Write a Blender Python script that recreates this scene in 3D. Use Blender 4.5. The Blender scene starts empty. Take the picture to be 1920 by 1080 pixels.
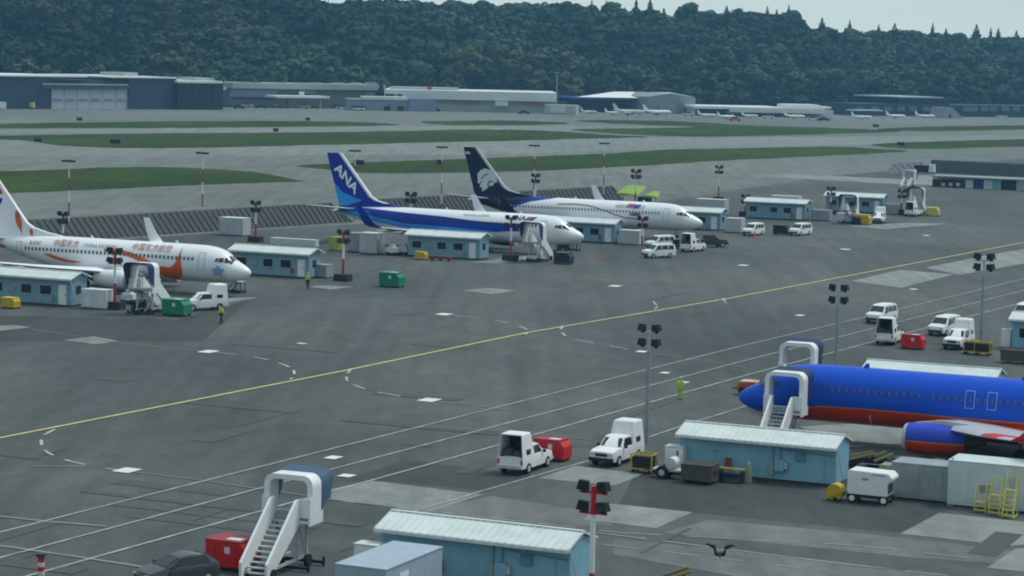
import bpy, bmesh, math, random
import numpy as np
from mathutils import Vector, Matrix
R = math.radians
random.seed(7)
rng = np.random.default_rng(11)
sc = bpy.context.scene
C = sc.collection

# ------------------------------------------------------------ camera
F, PITCH, ROLL, HC = 4440.3, R(5.584), R(1.27), 26.33
fw = Vector((0, math.cos(PITCH), -math.sin(PITCH)))
up0 = Vector((0, math.sin(PITCH), math.cos(PITCH)))
rt0 = Vector((1, 0, 0))
rt = rt0 * math.cos(ROLL) + up0 * math.sin(ROLL)
up = up0 * math.cos(ROLL) - rt0 * math.sin(ROLL)
cd = bpy.data.cameras.new('camera')
co = bpy.data.objects.new('camera', cd)
C.objects.link(co)
M4 = Matrix((rt, up, -fw)).transposed().to_4x4()
M4.translation = Vector((0, 0, HC))
co.matrix_world = M4
cd.sensor_width = 36
cd.lens = F / 1920 * 36
cd.clip_start = 1
cd.clip_end = 20000
sc.camera = co

# ------------------------------------------------------------ world, sun, exposure
SUN_EL, SUN_AZ = R(60), R(68)          # azimuth measured from +Y towards +X
w = bpy.data.worlds.new('World')
sc.world = w
w.use_nodes = True
wt = w.node_tree
bg = wt.nodes['Background']
sky = wt.nodes.new('ShaderNodeTexSky')
sky.sky_type = 'NISHITA'
sky.sun_disc = False
sky.sun_elevation = SUN_EL
sky.sun_rotation = SUN_AZ
sky.air_density = 1.0
sky.dust_density = 3.0
mixw = wt.nodes.new('ShaderNodeMix')
mixw.data_type = 'RGBA'
mixw.inputs['Factor'].default_value = 0.72
wt.links.new(sky.outputs[0], mixw.inputs['A'])
tc = wt.nodes.new('ShaderNodeTexCoord')
mp = wt.nodes.new('ShaderNodeMapping')
mp.inputs['Scale'].default_value = (3, 3, 16)
nz = wt.nodes.new('ShaderNodeTexNoise')
nz.inputs['Scale'].default_value = 1.6
nz.inputs['Detail'].default_value = 5
rp = wt.nodes.new('ShaderNodeValToRGB')
rp.color_ramp.elements[0].position = 0.32
rp.color_ramp.elements[0].color = (6.1, 7.8, 8.3, 1)
rp.color_ramp.elements[1].position = 0.7
rp.color_ramp.elements[1].color = (7.3, 8.9, 9.1, 1)
wt.links.new(tc.outputs['Generated'], mp.inputs[0])
wt.links.new(mp.outputs[0], nz.inputs[0])
wt.links.new(nz.outputs[0], rp.inputs[0])
# overcast: a brighter band of cloud low over the horizon
sxyz = wt.nodes.new('ShaderNodeSeparateXYZ')
wt.links.new(tc.outputs['Generated'], sxyz.inputs[0])
hr = wt.nodes.new('ShaderNodeValToRGB')
e_ = hr.color_ramp.elements
e_[0].position = 0.0; e_[0].color = (2.0, 1.86, 1.70, 1)
e_[1].position = 1.0; e_[1].color = (1.75, 1.75, 1.75, 1)
k_ = e_.new(.16); k_.color = (.72, .72, .74, 1)
k_ = e_.new(.5); k_.color = (1.05, 1.05, 1.06, 1)
wt.links.new(sxyz.outputs['Z'], hr.inputs[0])
mz = wt.nodes.new('ShaderNodeMix'); mz.data_type = 'RGBA'; mz.blend_type = 'MULTIPLY'; mz.inputs['Factor'].default_value = 1
wt.links.new(rp.outputs[0], mz.inputs['A']); wt.links.new(hr.outputs[0], mz.inputs['B'])
wt.links.new(mz.outputs['Result'], mixw.inputs['B'])
wt.links.new(mixw.outputs['Result'], bg.inputs[0])
bg.inputs[1].default_value = 0.09
sd = bpy.data.lights.new('sun', 'SUN')
sd.energy = 2.3
sd.angle = R(15)
sd.color = (1, .985, .95)
so = bpy.data.objects.new('sun', sd)
C.objects.link(so)
sdir = Vector((math.sin(SUN_AZ) * math.cos(SUN_EL), math.cos(SUN_AZ) * math.cos(SUN_EL), math.sin(SUN_EL)))
so.rotation_euler = sdir.to_track_quat('Z', 'Y').to_euler()
so.location = (0, 200, 120)
sc.view_settings.view_transform = 'Standard'
sc.view_settings.look = 'None'
sc.view_settings.gamma = 1
sc.view_settings.exposure = -0.27
sc.cycles.use_denoising = True
sc.cycles.max_bounces = 5
sc.cycles.diffuse_bounces = 2
sc.cycles.volume_bounces = 0
sc.cycles.transparent_max_bounces = 6
sc.cycles.caustics_reflective = False
sc.cycles.caustics_refractive = False
sc.cycles.filter_width = 2.0

# ------------------------------------------------------------ helpers
def U(u, v, h=0.0):
    """point of the photo (1920 x 1080 pixels) that lies at height h"""
    d = fw + rt * ((u - 960) / F) - up * ((v - 540) / F)
    t = (h - HC) / d.z
    return Vector((0, 0, HC)) + d * t
AX = R(-24.2)                           # the stands' long axis, running to the right and nearer
XL = Vector((math.cos(AX), math.sin(AX), 0))
YL = Vector((-math.sin(AX), math.cos(AX), 0))
def hd(deg):                            # heading from +Y clockwise -> z rotation that points local +X there
    return R(90 - deg)

MATS = {}
def mat(name, rgb, rough=.6, var=.12, scale=1.5, metal=0., spec=.4, bump=0.):
    if name in MATS: return MATS[name]
    m = bpy.data.materials.new(name)
    m.use_nodes = True
    t = m.node_tree
    b = t.nodes['Principled BSDF']
    b.inputs['Roughness'].default_value = rough
    b.inputs['Metallic'].default_value = metal
    b.inputs['Specular IOR Level'].default_value = spec
    n = t.nodes.new('ShaderNodeTexNoise')
    n.inputs['Scale'].default_value = scale
    n.inputs['Detail'].default_value = 6
    n.inputs['Roughness'].default_value = .65
    tcn = t.nodes.new('ShaderNodeTexCoord')
    t.links.new(tcn.outputs['Object'], n.inputs[0])
    r = t.nodes.new('ShaderNodeValToRGB')
    r.color_ramp.elements[0].position = .3
    r.color_ramp.elements[1].position = .72
    r.color_ramp.elements[0].color = (*[max(0, c * (1 - var)) for c in rgb], 1)
    r.color_ramp.elements[1].color = (*[min(1, c * (1 + var * .6)) for c in rgb], 1)
    t.links.new(n.outputs[0], r.inputs[0])
    t.links.new(r.outputs[0], b.inputs['Base Color'])
    if bump:
        bp = t.nodes.new('ShaderNodeBump')
        bp.inputs['Strength'].default_value = bump
        t.links.new(n.outputs[0], bp.inputs['Height'])
        t.links.new(bp.outputs[0], b.inputs['Normal'])
    MATS[name] = m
    return m

W_ = mat('white paint', (.78, .80, .80), .4, .08)
W2 = mat('dull white paint', (.62, .65, .66), .6, .2, 2)
ROOF = mat('white sheet roof', (.62, .68, .67), .5, .16, .7)
LBLUE = mat('pale blue cladding', (.22, .44, .55), .6, .14, .9)
LBLUE2 = mat('grey blue cladding', (.20, .35, .44), .65, .14, .9)
GREY = mat('grey paint', (.30, .32, .34), .6, .2)
LGREY = mat('light grey paint', (.47, .5, .52), .6, .15)
DGREY = mat('dark grey', (.06, .065, .07), .6, .25)
BLACK = mat('black', (.012, .013, .016), .6, .3)
RUBBER = mat('rubber', (.015, .015, .017), .85, .3)
GLASS = mat('dark glass', (.012, .018, .024), .12, .2, 2, 0, .6)
STEEL = mat('galvanised steel', (.32, .33, .36), .5, .15, 3, .3)
REDP = mat('red paint', (.60, .012, .02), .45, .15)
REDW = mat('faded red paint', (.34, .035, .05), .6, .2)
GREEN = mat('green paint', (.015, .21, .12), .5, .15)
YEL = mat('yellow paint', (.55, .38, .015), .5, .15)
LYEL = mat('pale yellow paint', (.55, .52, .13), .5, .15)
NAVY = mat('navy fabric', (.012, .03, .12), .7, .2)
HOODB = mat('steel blue canvas', (.055, .11, .18), .75, .2)
NAVYC = mat('navy cladding', (.028, .042, .085), .6, .12, .15)
OLIVE = mat('olive steel', (.085, .09, .07), .6, .25)
ORANGE = mat('orange', (.72, .10, .012), .5, .1)
CONC = mat('concrete block', (.36, .36, .33), .85, .2)
SKIN = mat('skin', (.5, .3, .22), .6, .05)
HIVIS = mat('lime high visibility cloth', (.50, .78, .03), .7, .1, 4)
DENIM = mat('dark work trousers', (.02, .03, .05), .8, .2)
SILVER = mat('silver car paint', (.42, .44, .47), .3, .05, 1, .3)
CHARC = mat('dark grey car paint', (.075, .08, .088), .12, .1, 1.5, .35, .7)
LIME = mat('lime green primer', (.26, .40, .06), .6, .15)

class MB:
    def __init__(self): self.v = []; self.f = []
    def add(self, vs, fs, M=None):
        o = len(self.v)
        for p in vs:
            p = Vector(p)
            self.v.append(M @ p if M else p)
        self.f += [tuple(i + o for i in f) for f in fs]
        return self
    def box(self, c, s, rz=0, top=(1, 1), ry=0, rx=0):
        x, y, z = s[0] / 2, s[1] / 2, s[2] / 2
        tx, ty = top
        vs = [(-x, -y, -z), (x, -y, -z), (x, y, -z), (-x, y, -z), (-x * tx, -y * ty, z), (x * tx, -y * ty, z), (x * tx, y * ty, z), (-x * tx, y * ty, z)]
        M = Matrix.Translation(c) @ Matrix.Rotation(rz, 4, 'Z') @ Matrix.Rotation(ry, 4, 'Y') @ Matrix.Rotation(rx, 4, 'X')
        return self.add(vs, [(3, 2, 1, 0), (4, 5, 6, 7), (0, 1, 5, 4), (1, 2, 6, 5), (2, 3, 7, 6), (3, 0, 4, 7)], M)
    def bb(self, x0, x1, y0, y1, z0, z1):
        return self.box(((x0 + x1) / 2, (y0 + y1) / 2, (z0 + z1) / 2), (x1 - x0, y1 - y0, z1 - z0))
    def tube(self, a, b, r0, r1=None, n=8):
        a, b = Vector(a), Vector(b)
        r1 = r0 if r1 is None else r1
        q = (b - a).to_track_quat('Z', 'Y').to_matrix()
        vs = []
        for p, r in ((a, r0), (b, r1)):
            for k in range(n):
                t = 2 * math.pi * k / n
                vs.append(p + q @ Vector((r * math.cos(t), r * math.sin(t), 0)))
        fs = [(k, (k + 1) % n, n + (k + 1) % n, n + k) for k in range(n)]
        fs += [tuple(range(n - 1, -1, -1)), tuple(range(n, 2 * n))]
        return self.add(vs, fs)
    def bar(self, a, b, w, h=None):       # rectangular bar
        a, b = Vector(a), Vector(b)
        h = h or w
        q = (b - a).to_track_quat('Z', 'Y').to_matrix()
        vs = []
        for p in (a, b):
            for sx, sy in ((-1, -1), (1, -1), (1, 1), (-1, 1)):
                vs.append(p + q @ Vector((sx * w / 2, sy * h / 2, 0)))
        return self.add(vs, [(3, 2, 1, 0), (4, 5, 6, 7), (0, 1, 5, 4), (1, 2, 6, 5), (2, 3, 7, 6), (3, 0, 4, 7)])
    def prism(self, prof, y0, y1, y0t=None):   # profile in x,z extruded along y
        n = len(prof)
        vs = [(x, y0, z) for x, z in prof] + [(x, y1, z) for x, z in prof]
        fs = [(k, (k + 1) % n, n + (k + 1) % n, n + k) for k in range(n)]
        fs += [tuple(range(n - 1, -1, -1)), tuple(range(n, 2 * n))]
        return self.add(vs, fs)
    def loft(self, rings, closed=True, cap=True):
        n = len(rings[0]); o = len(self.v)
        for r in rings: self.v += [Vector(p) for p in r]
        for i in range(len(rings) - 1):
            for k in range(n if closed else n - 1):
                a = o + i * n + k; b = o + i * n + (k + 1) % n
                self.f.append((a, b, b + n, a + n))
        if cap:
            self.f.append(tuple(o + k for k in range(n - 1, -1, -1)))
            self.f.append(tuple(o + (len(rings) - 1) * n + k for k in range(n)))
        return self
    def build(self, name, m, parent=None, smooth=False, bevel=0., tri=False):
        me = bpy.data.meshes.new(name)
        me.from_pydata([tuple(p) for p in self.v], [], self.f)
        bm = bmesh.new(); bm.from_mesh(me)
        bmesh.ops.recalc_face_normals(bm, faces=bm.faces)
        if bevel:
            bmesh.ops.bevel(bm, geom=[e for e in bm.edges if e.is_manifold and e.calc_face_angle(0) > .5], offset=bevel, segments=2, affect='EDGES', profile=.5)
        bm.to_mesh(me); bm.free()
        me.materials.append(m)
        o = bpy.data.objects.new(name, me)
        C.objects.link(o)
        if parent: o.parent = parent
        if smooth:
            me.polygons.foreach_set('use_smooth', [True] * len(me.polygons))
            try: me.set_sharp_from_angle(angle=R(40))
            except Exception: pass
        return o

def thing(name, label, cat, loc, rz=0, group=None):
    o = bpy.data.objects.new(name, None)
    o.empty_display_size = .5
    C.objects.link(o)
    o.location = loc
    o.rotation_euler = (0, 0, rz)
    o['label'] = label; o['category'] = cat
    if group: o['group'] = group
    return o
def copy_tree(o, parent=None):
    c = o.copy(); C.objects.link(c); c.parent = parent
    for ch in o.children: copy_tree(ch, c)
    return c
def relabel(o, label, group=None):
    o['label'] = label
    if group: o['group'] = group
def place(proto, i, label, loc, rz, group, scale=None):
    o = proto if i == 0 else copy_tree(proto)
    o.location = loc; o.rotation_euler = (0, 0, rz)
    if scale: o.scale = (scale,) * 3
    relabel(o, label, group)
    return o
def struct(o): o['kind'] = 'structure'; return o

# ------------------------------------------------------------ ground
def ground_mat(name, base, dark, light, sc1, sc2, rough=.75, spec=.3, streak=.16):
    m = bpy.data.materials.new(name); m.use_nodes = True
    t = m.node_tree; b = t.nodes['Principled BSDF']
    b.inputs['Roughness'].default_value = rough
    b.inputs['Specular IOR Level'].default_value = spec
    tcn = t.nodes.new('ShaderNodeTexCoord')
    mpn = t.nodes.new('ShaderNodeMapping'); mpn.inputs['Rotation'].default_value = (0, 0, AX)
    mpn.inputs['Scale'].default_value = (1, .55, 1)
    t.links.new(tcn.outputs['Object'], mpn.inputs[0])
    n1 = t.nodes.new('ShaderNodeTexNoise'); n1.inputs['Scale'].default_value = sc1; n1.inputs['Detail'].default_value = 7; n1.inputs['Roughness'].default_value = .6
    n2 = t.nodes.new('ShaderNodeTexNoise'); n2.inputs['Scale'].default_value = sc2; n2.inputs['Detail'].default_value = 8; n2.inputs['Roughness'].default_value = .7
    t.links.new(mpn.outputs[0], n1.inputs[0]); t.links.new(mpn.outputs[0], n2.inputs[0])
    r1 = t.nodes.new('ShaderNodeValToRGB')
    e = r1.color_ramp.elements
    e[0].position = .32; e[0].color = (*dark, 1)
    e[1].position = .70; e[1].color = (*light, 1)
    k = e.new(.5); k.color = (*base, 1)
    t.links.new(n1.outputs[0], r1.inputs[0])
    r2 = t.nodes.new('ShaderNodeMapRange')
    r2.inputs['From Min'].default_value = .3; r2.inputs['From Max'].default_value = .7
    r2.inputs['To Min'].default_value = .76; r2.inputs['To Max'].default_value = 1.2
    t.links.new(n2.outputs[0], r2.inputs[0])
    mx = t.nodes.new('ShaderNodeMix'); mx.data_type = 'RGBA'; mx.blend_type = 'MULTIPLY'
    mx.inputs['Factor'].default_value = 1
    t.links.new(r1.outputs[0], mx.inputs['A']); t.links.new(r2.outputs[0], mx.inputs['B'])
    # long streaks left by tyres and rain along the taxi direction
    mp3 = t.nodes.new('ShaderNodeMapping'); mp3.inputs['Rotation'].default_value = (0, 0, R(-28.5)); mp3.inputs['Scale'].default_value = (.55, .022, 1)
    n3 = t.nodes.new('ShaderNodeTexNoise'); n3.inputs['Scale'].default_value = 1.0; n3.inputs['Detail'].default_value = 5
    t.links.new(tcn.outputs['Object'], mp3.inputs[0]); t.links.new(mp3.outputs[0], n3.inputs[0])
    r3 = t.nodes.new('ShaderNodeMapRange'); r3.inputs['From Min'].default_value = .3; r3.inputs['From Max'].default_value = .7
    r3.inputs['To Min'].default_value = 1 - streak; r3.inputs['To Max'].default_value = 1 + streak
    t.links.new(n3.outputs[0], r3.inputs[0])
    m3 = t.nodes.new('ShaderNodeMix'); m3.data_type = 'RGBA'; m3.blend_type = 'MULTIPLY'; m3.inputs['Factor'].default_value = 1
    t.links.new(mx.outputs['Result'], m3.inputs['A']); t.links.new(r3.outputs[0], m3.inputs['B'])
    t.links.new(m3.outputs['Result'], b.inputs['Base Color'])
    return m
M_GROUND = ground_mat('taxiway concrete', (.140, .153, .140), (.108, .12, .11), (.175, .19, .172), .008, .15)
M_APRON = ground_mat('apron asphalt', (.069, .079, .078), (.043, .053, .053), (.102, .111, .103), .035, .5)
M_SLAB = ground_mat('concrete slab', (.21, .225, .215), (.175, .19, .18), (.245, .26, .245), .12, .8)
M_RUN = ground_mat('runway concrete', (.18, .195, .178), (.15, .163, .15), (.212, .226, .205), .012, .2)
M_GRASS = ground_mat('mown grass', (.029, .054, .008), (.020, .041, .007), (.052, .076, .012), .03, .4, .9, .1)
M_EARTH = ground_mat('hill earth', (.035, .05, .03), (.025, .04, .025), (.05, .06, .035), .03, .3, .95, .1)
M_WLINE = mat('worn white marking', (.40, .43, .41), .7, .45, .6)
M_WBAR = mat('fresh white marking', (.66, .69, .68), .7, .1, .6)
M_YLINE = mat('yellow marking', (.62, .57, .22), .7, .25, .6)
M_FAINT = mat('faint marking', (.21, .22, .21), .8, .3, .5)

def poly_sheet(name, pts, z, m, parent=None):
    bm = bmesh.new()
    vs = [bm.verts.new((p.x, p.y, z)) for p in pts]
    f = bm.faces.new(vs)
    bm.normal_update()
    if f.normal.z < 0: f.normal_flip()
    bmesh.ops.triangulate(bm, faces=[f])
    me = bpy.data.meshes.new(name); bm.to_mesh(me); bm.free()
    me.materials.append(m)
    o = bpy.data.objects.new(name, me); C.objects.link(o)
    return struct(o)
def P(*uv): return [U(u, v) for u, v in uv]
def smooth_poly(uv, n=6, closed=True):
    """soften the outline of a lawn (Catmull-Rom through its corners)"""
    out = []; k = len(uv)
    for i in range(k):
        p0, p1, p2, p3 = (Vector(uv[(i + j) % k]) for j in (-1, 0, 1, 2))
        for s in range(n):
            t = s / n
            out.append(.5 * (2 * p1 + (p2 - p0) * t + (2 * p0 - 5 * p1 + 4 * p2 - p3) * t * t + (3 * p1 - p0 - 3 * p2 + p3) * t ** 3))
    return [(p.x, p.y) for p in out]

g = MB(); g.add([(-1300, -150, 0), (1300, -150, 0), (1300, 2150, 0), (-1300, 2150, 0)], [(0, 1, 2, 3)])
struct(g.build('ground', M_GROUND))
poly_sheet('apron', P((-250, 478), (662, 421), (1200, 383), (1560, 330), (2300, 262), (2500, 1500), (-900, 1500)), .006, M_APRON)
poly_sheet('runway', P((-300, 290), (-300, 264), (1300, 258), (2200, 250), (2200, 262), (1650, 270), (900, 290), (300, 293)), .006, M_RUN)
poly_sheet('runway', P((-300, 250), (-300, 243), (1060, 236), (1350, 236), (1060, 247), (500, 249)), .006, M_RUN)
rl = random.Random(21)
def lawn(*uv): poly_sheet('grass', [U(u, v + rl.uniform(-.45, .45)) for u, v in smooth_poly(uv, 9)], .012, M_GRASS)
lawn((-200, 325), (60, 320), (200, 314), (330, 314), (470, 322), (560, 338), (567, 341), (480, 343), (300, 350), (100, 359), (-200, 366))
lawn((556, 311), (640, 306), (745, 302), (920, 296), (1131, 288), (1248, 281), (1400, 278), (1560, 275), (1640, 279), (1700, 284), (1551, 292), (1340, 302), (1219, 310), (1015, 320), (840, 324), (690, 324), (612, 318))
lawn((-200, 253), (0, 254), (300, 250), (600, 248), (900, 243), (1040, 246), (1130, 252), (1215, 257), (1100, 260), (960, 264), (600, 272), (300, 278), (130, 274), (20, 262), (-200, 260))
lawn((-200, 233), (0, 232), (120, 230), (400, 227), (640, 228), (745, 233), (690, 236), (500, 238), (320, 240), (0, 241), (-200, 242))
lawn((790, 228), (880, 226), (960, 226), (1062, 230), (1050, 233), (960, 235), (830, 234))
lawn((1080, 227), (1130, 225), (1280, 228), (1400, 235), (1560, 240), (1690, 246), (1560, 251), (1400, 255), (1290, 256), (1180, 252), (1070, 243), (1180, 241), (1300, 238), (1180, 233))
lawn((1645, 242), (1760, 237), (1920, 235), (2200, 233), (2200, 240), (1920, 243), (1730, 246))
lawn((1635, 272), (1700, 267), (1920, 261), (2200, 256), (2200, 270), (1920, 275), (1720, 279))
for uv in [((622, 917), (700, 902), (906, 928), (800, 962), (620, 937)),
           ((1010, 897), (1077, 874), (1207, 889), (1153, 911)),
           ((1130, 944), (1160, 946), (1298, 961), (1230, 991), (1095, 974)),
           ((1761, 962), (1960, 983), (2060, 1010), (1893, 1024), (1688, 1001)),
           ((1850, 1065), (1905, 1029), (2080, 1030), (2080, 1090)),
           ((1595, 527), (1689, 506), (1788, 515), (1689, 540)),
           ((1735, 502), (1850, 479), (1990, 455), (1990, 482), (1800, 516)),
           ((866, 545), (915, 540), (968, 545), (920, 552)),
           ((118, 638), (175, 631), (224, 640), (180, 646)),
           ((-60, 613), (30, 610), (57, 614), (-60, 628)),
           ((378, 567), (440, 558), (486, 558), (425, 568)),
           ((578, 538), (605, 535), (662, 538), (622, 543)),
           ((880, 492), (1010, 478), (1060, 480), (930, 494)),
           ((1590, 424), (1700, 418), (1780, 420), (1660, 430)),
           ((1397, 330), (1470, 326), (1730, 338), (1760, 346), (1690, 346)),
           ((1500, 800), (1700, 790), (1720, 830), (1560, 842)),
           ((1700, 345), (1920, 355), (1920, 335), (1720, 328))]:
    PZ_ = PZ_ + .0006 if 'PZ_' in globals() else .0185
    poly_sheet('concrete_pad', P(*uv), PZ_, M_SLAB)

M_WORN = ground_mat('worn pale asphalt', (.128, .138, .130), (.10, .108, .103), (.158, .168, .158), .09, .7)
M_OLDA = ground_mat('new dark asphalt', (.041, .049, .050), (.032, .039, .040), (.052, .060, .060), .09, .7)
for uv in [((1240, 1000), (1330, 975), (1640, 1003), (1905, 1033), (1905, 1060), (1700, 1045), (1500, 1024)),
           ((1150, 1012), (1300, 1024), (1560, 1052), (1800, 1085), (1400, 1085), (1150, 1040)),
           ((780, 962), (920, 930), (1100, 958), (1150, 985), (1000, 990))]:
    LZ = LZ + .0015 if 'LZ' in globals() else .0145
    poly_sheet('worn_pavement', P(*uv), LZ, M_WORN)
for uv in [((1190, 890), (1290, 872), (1590, 900), (1800, 948), (1690, 1000), (1300, 962), (1160, 945)),
           ((640, 905), (760, 862), (1000, 893), (905, 920), (700, 900)),
           ((1480, 840), (1920, 860), (1980, 910), (1560, 905)),
           ((-80, 590), (330, 600), (470, 562), (380, 640), (-80, 640))]:
    NZ = NZ + .0012 if 'NZ' in globals() else .009
    poly_sheet('new_pavement', P(*uv), NZ, M_OLDA)

# painted markings
def strip(mb, uvs, width, z, dash=None):
    pts = [U(u, v) for u, v in uvs]
    d = 0.
    for a, b in zip(pts, pts[1:]):
        n = (b - a); L = n.length; n.normalize(); s = Vector((-n.y, n.x, 0)) * width / 2
        segs = [(0, L)]
        if dash:
            segs = []; t = 0
            while t < L:
                segs.append((t, min(L, t + dash[0]))); t += dash[0] + dash[1]
        for t0, t1 in segs:
            p, q = a + n * t0, a + n * t1
            vs = [p - s, q - s, q + s, p + s]
            mb.add([(x.x, x.y, z + .031) for x in vs], [(0, 1, 2, 3)])
mb = MB()
strip(mb, [(-180, 857), (0, 822), (640, 697), (985, 625), (1367, 560), (1920, 455), (2200, 400)], .30, .020)
struct(mb.build('yellow_marking', M_YLINE))
mb = MB()
strip(mb, [(-150, 1036), (0, 999), (640, 838), (1400, 647), (1800, 553), (2100, 478)], .16, .018)
strip(mb, [(-150, 1086), (0, 1047), (500, 913), (1400, 676), (1920, 545)], .16, .018)
strip(mb, [(-80, 1118), (53, 1081), (587, 932), (900, 845), (1400, 704), (1920, 567)], .18, .018)
strip(mb, [(745, 970), (906, 921), (1100, 866), (1207, 824), (1283, 798), (1400, 762)], .15, .018)
for uvs in ([(430, 279), (508, 281)], [(578, 289), (625, 291)], [(-20, 305), (62, 307)], [(300, 312), (460, 306)], [(20, 300), (60, 301)], [(880, 273), (960, 271)], [(1100, 270), (1180, 268)]):
    strip(mb, uvs, .9, .022)
# edge lines of taxiways and stand lead in lines
def curve(uv, n=8):
    out = []
    for i in range(len(uv) - 1):
        p0 = Vector(uv[max(i - 1, 0)]); p1 = Vector(uv[i]); p2 = Vector(uv[i + 1]); p3 = Vector(uv[min(i + 2, len(uv) - 1)])
        for s in range(n):
            t = s / n
            out.append(.5 * (2 * p1 + (p2 - p0) * t + (2 * p0 - 5 * p1 + 4 * p2 - p3) * t * t + (3 * p1 - p0 - 3 * p2 + p3) * t ** 3))
    out.append(Vector(uv[-1]))
    return [(p.x, p.y) for p in out]
def dashed(uv, on, off, wd):
    c = curve(uv, 10)
    pts = [U(u, v) for u, v in c]
    acc = 0
    for a, b in zip(pts, pts[1:]):
        L = (b - a).length
        if (acc % (on + off)) < on:
            n = (b - a).normalized(); s = Vector((-n.y, n.x, 0)) * wd / 2
            mb.add([((a - s).x, (a - s).y, .049), ((b - s).x, (b - s).y, .049), ((b + s).x, (b + s).y, .049), ((a + s).x, (a + s).y, .049)], [(0, 1, 2, 3)])
        acc += L
dashed([(103, 806), (80, 820), (80, 840), (100, 855), (140, 868), (190, 878), (220, 882)], 2.2, 2.0, .22)
dashed([(395, 661), (450, 666), (500, 675), (540, 688), (552, 700), (545, 712)], 2.6, 2.0, .22)
dashed([(658, 693), (650, 705), (655, 718), (690, 732), (740, 742), (790, 750)], 2.6, 2.0, .22)
dashed([(850, 592), (920, 600), (965, 610), (990, 620), (985, 628)], 3, 2.4, .24)
dashed([(1055, 612), (1052, 622), (1070, 635), (1120, 645), (1195, 659)], 3, 2.4, .24)
dashed([(1225, 566), (1232, 575), (1228, 580)], 4, 1, .24)
dashed([(1355, 560), (1362, 570)], 4, 1, .24)
struct(mb.build('white_marking', M_WLINE))
mb = MB()
for uvs in ([(245, 885), (380, 902), (500, 920), (640, 940)], [(-40, 1020), (20, 1027), (150, 1046), (280, 1066)], [(-40, 965), (80, 978), (200, 988)],
            [(395, 661), (300, 652), (200, 640), (60, 618)], [(812, 752), (960, 770)], [(840, 591), (700, 575)],
            [(1210, 661), (1400, 690)], [(60, 875), (160, 876)], [(800, 800), (1000, 812), (1110, 826)]):
    strip(mb, uvs, .18 if uvs[0][0] > -30 else .34, .016)
struct(mb.build('faint_marking', M_FAINT))
mb = MB()
for u, v, L, Wd in [(805, 751, 1.35, .9), (391, 660, 1.3, .9), (238, 883, 1.25, .8), (625, 859, .9, .6), (650, 893, .9, .5), (1247, 700, .7, .5), (1285, 718, .5, .5), (1203, 660, .9, .6),
                 (833, 590, 1.4, .9), (1153, 537, 1.3, .9), (1500, 592, .8, .6), (1394, 498, 1.2, .8), (1713, 543, .8, .6), (1585, 468, 1.4, .8), (1737, 442, 1.0, .8), (566, 645, .9, .3)]:
    p = U(u, v); a, b = XL * L / 2, YL * Wd
    q = [p - a - b, p + a - b, p + a + b, p - a + b]
    mb.add([(x.x, x.y, .056) for x in q], [(0, 1, 2, 3)])
struct(mb.build('white_marking', M_WBAR))
mb = MB()
strip(mb, [(784, 957), (1160, 1000), (1608, 1024), (1860, 1052)], .10, .018, (2.4, 1.4))
strip(mb, [(1120, 1000), (1559, 1056), (1780, 1081)], .12, .018, (3, 1))
strip(mb, [(1130, 1022), (1330, 1046), (1500, 1066)], .08, .018, (2, 1.6))
struct(mb.build('yellow_marking', mat('worn cream marking', (.42, .41, .30), .8, .4, .7)))
mb = MB()
rs = random.Random(3)
for k in range(38):                     # tar patches and seams on the apron
    u, v = rs.uniform(-50, 1950), rs.uniform(500, 1080)
    p = U(u, v); L = rs.uniform(1.2, 7); Wd = rs.choice((.12, .16, .9, 1.6))
    a, b = (XL * L, YL * Wd / 2) if rs.random() < .6 else (YL * L, XL * Wd / 2)
    q = [p - a - b, p + a - b, p + a + b, p - a + b]
    mb.add([(x.x, x.y, .0295 + .0002 * k) for x in q], [(0, 1, 2, 3)])
struct(mb.build('tar_patch', mat('old tar patch', (.065, .074, .073), .8, .2, .8)))

# ------------------------------------------------------------ airliners
# local frame: +x aft, +y / -y sides, z up; nose tip at x = 0
ST = [(0.0, 2.66, 2.54, .06), (.15, 2.92, 2.28, .32), (.45, 3.16, 2.06, .58), (.9, 3.42, 1.86, .86), (1.5, 3.70, 1.68, 1.13), (2.1, 4.05, 1.57, 1.34), (2.7, 4.55, 1.49, 1.50),
      (3.3, 4.90, 1.43, 1.63), (4.2, 5.16, 1.38, 1.75), (5.4, 5.31, 1.35, 1.85), (7, 5.35, 1.34, 1.88), (12, 5.35, 1.34, 1.88), (18, 5.35, 1.34, 1.88), (24, 5.35, 1.34, 1.88),
      (26, 5.35, 1.44, 1.88), (28, 5.33, 1.76, 1.83), (30, 5.28, 2.28, 1.68), (32, 5.20, 2.84, 1.42), (34, 5.08, 3.36, 1.10), (36, 4.92, 3.86, .70), (37.4, 4.72, 4.20, .34), (38, 4.56, 4.36, .12)]
TAIL = 0.
def sec(s):
    if s > 16: s = s + TAIL
    s = max(0, min(38, s))
    for a, b in zip(ST, ST[1:]):
        if s <= b[0]:
            t = (s - a[0]) / (b[0] - a[0])
            return [a[i] + (b[i] - a[i]) * t for i in (1, 2, 3)]
    return list(ST[-1][1:])
def skin_pt(s, z, side, off=.025):
    zt, zb, hw = sec(s)
    zc, hh = (zt + zb) / 2, (zt - zb) / 2
    q = max(-.9999, min(.9999, (z - zc) / hh))
    a = math.asin(q)
    return Vector((s, side * (hw * math.cos(a) + off * math.cos(a)), zc + (hh + off) * math.sin(a)))
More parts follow.
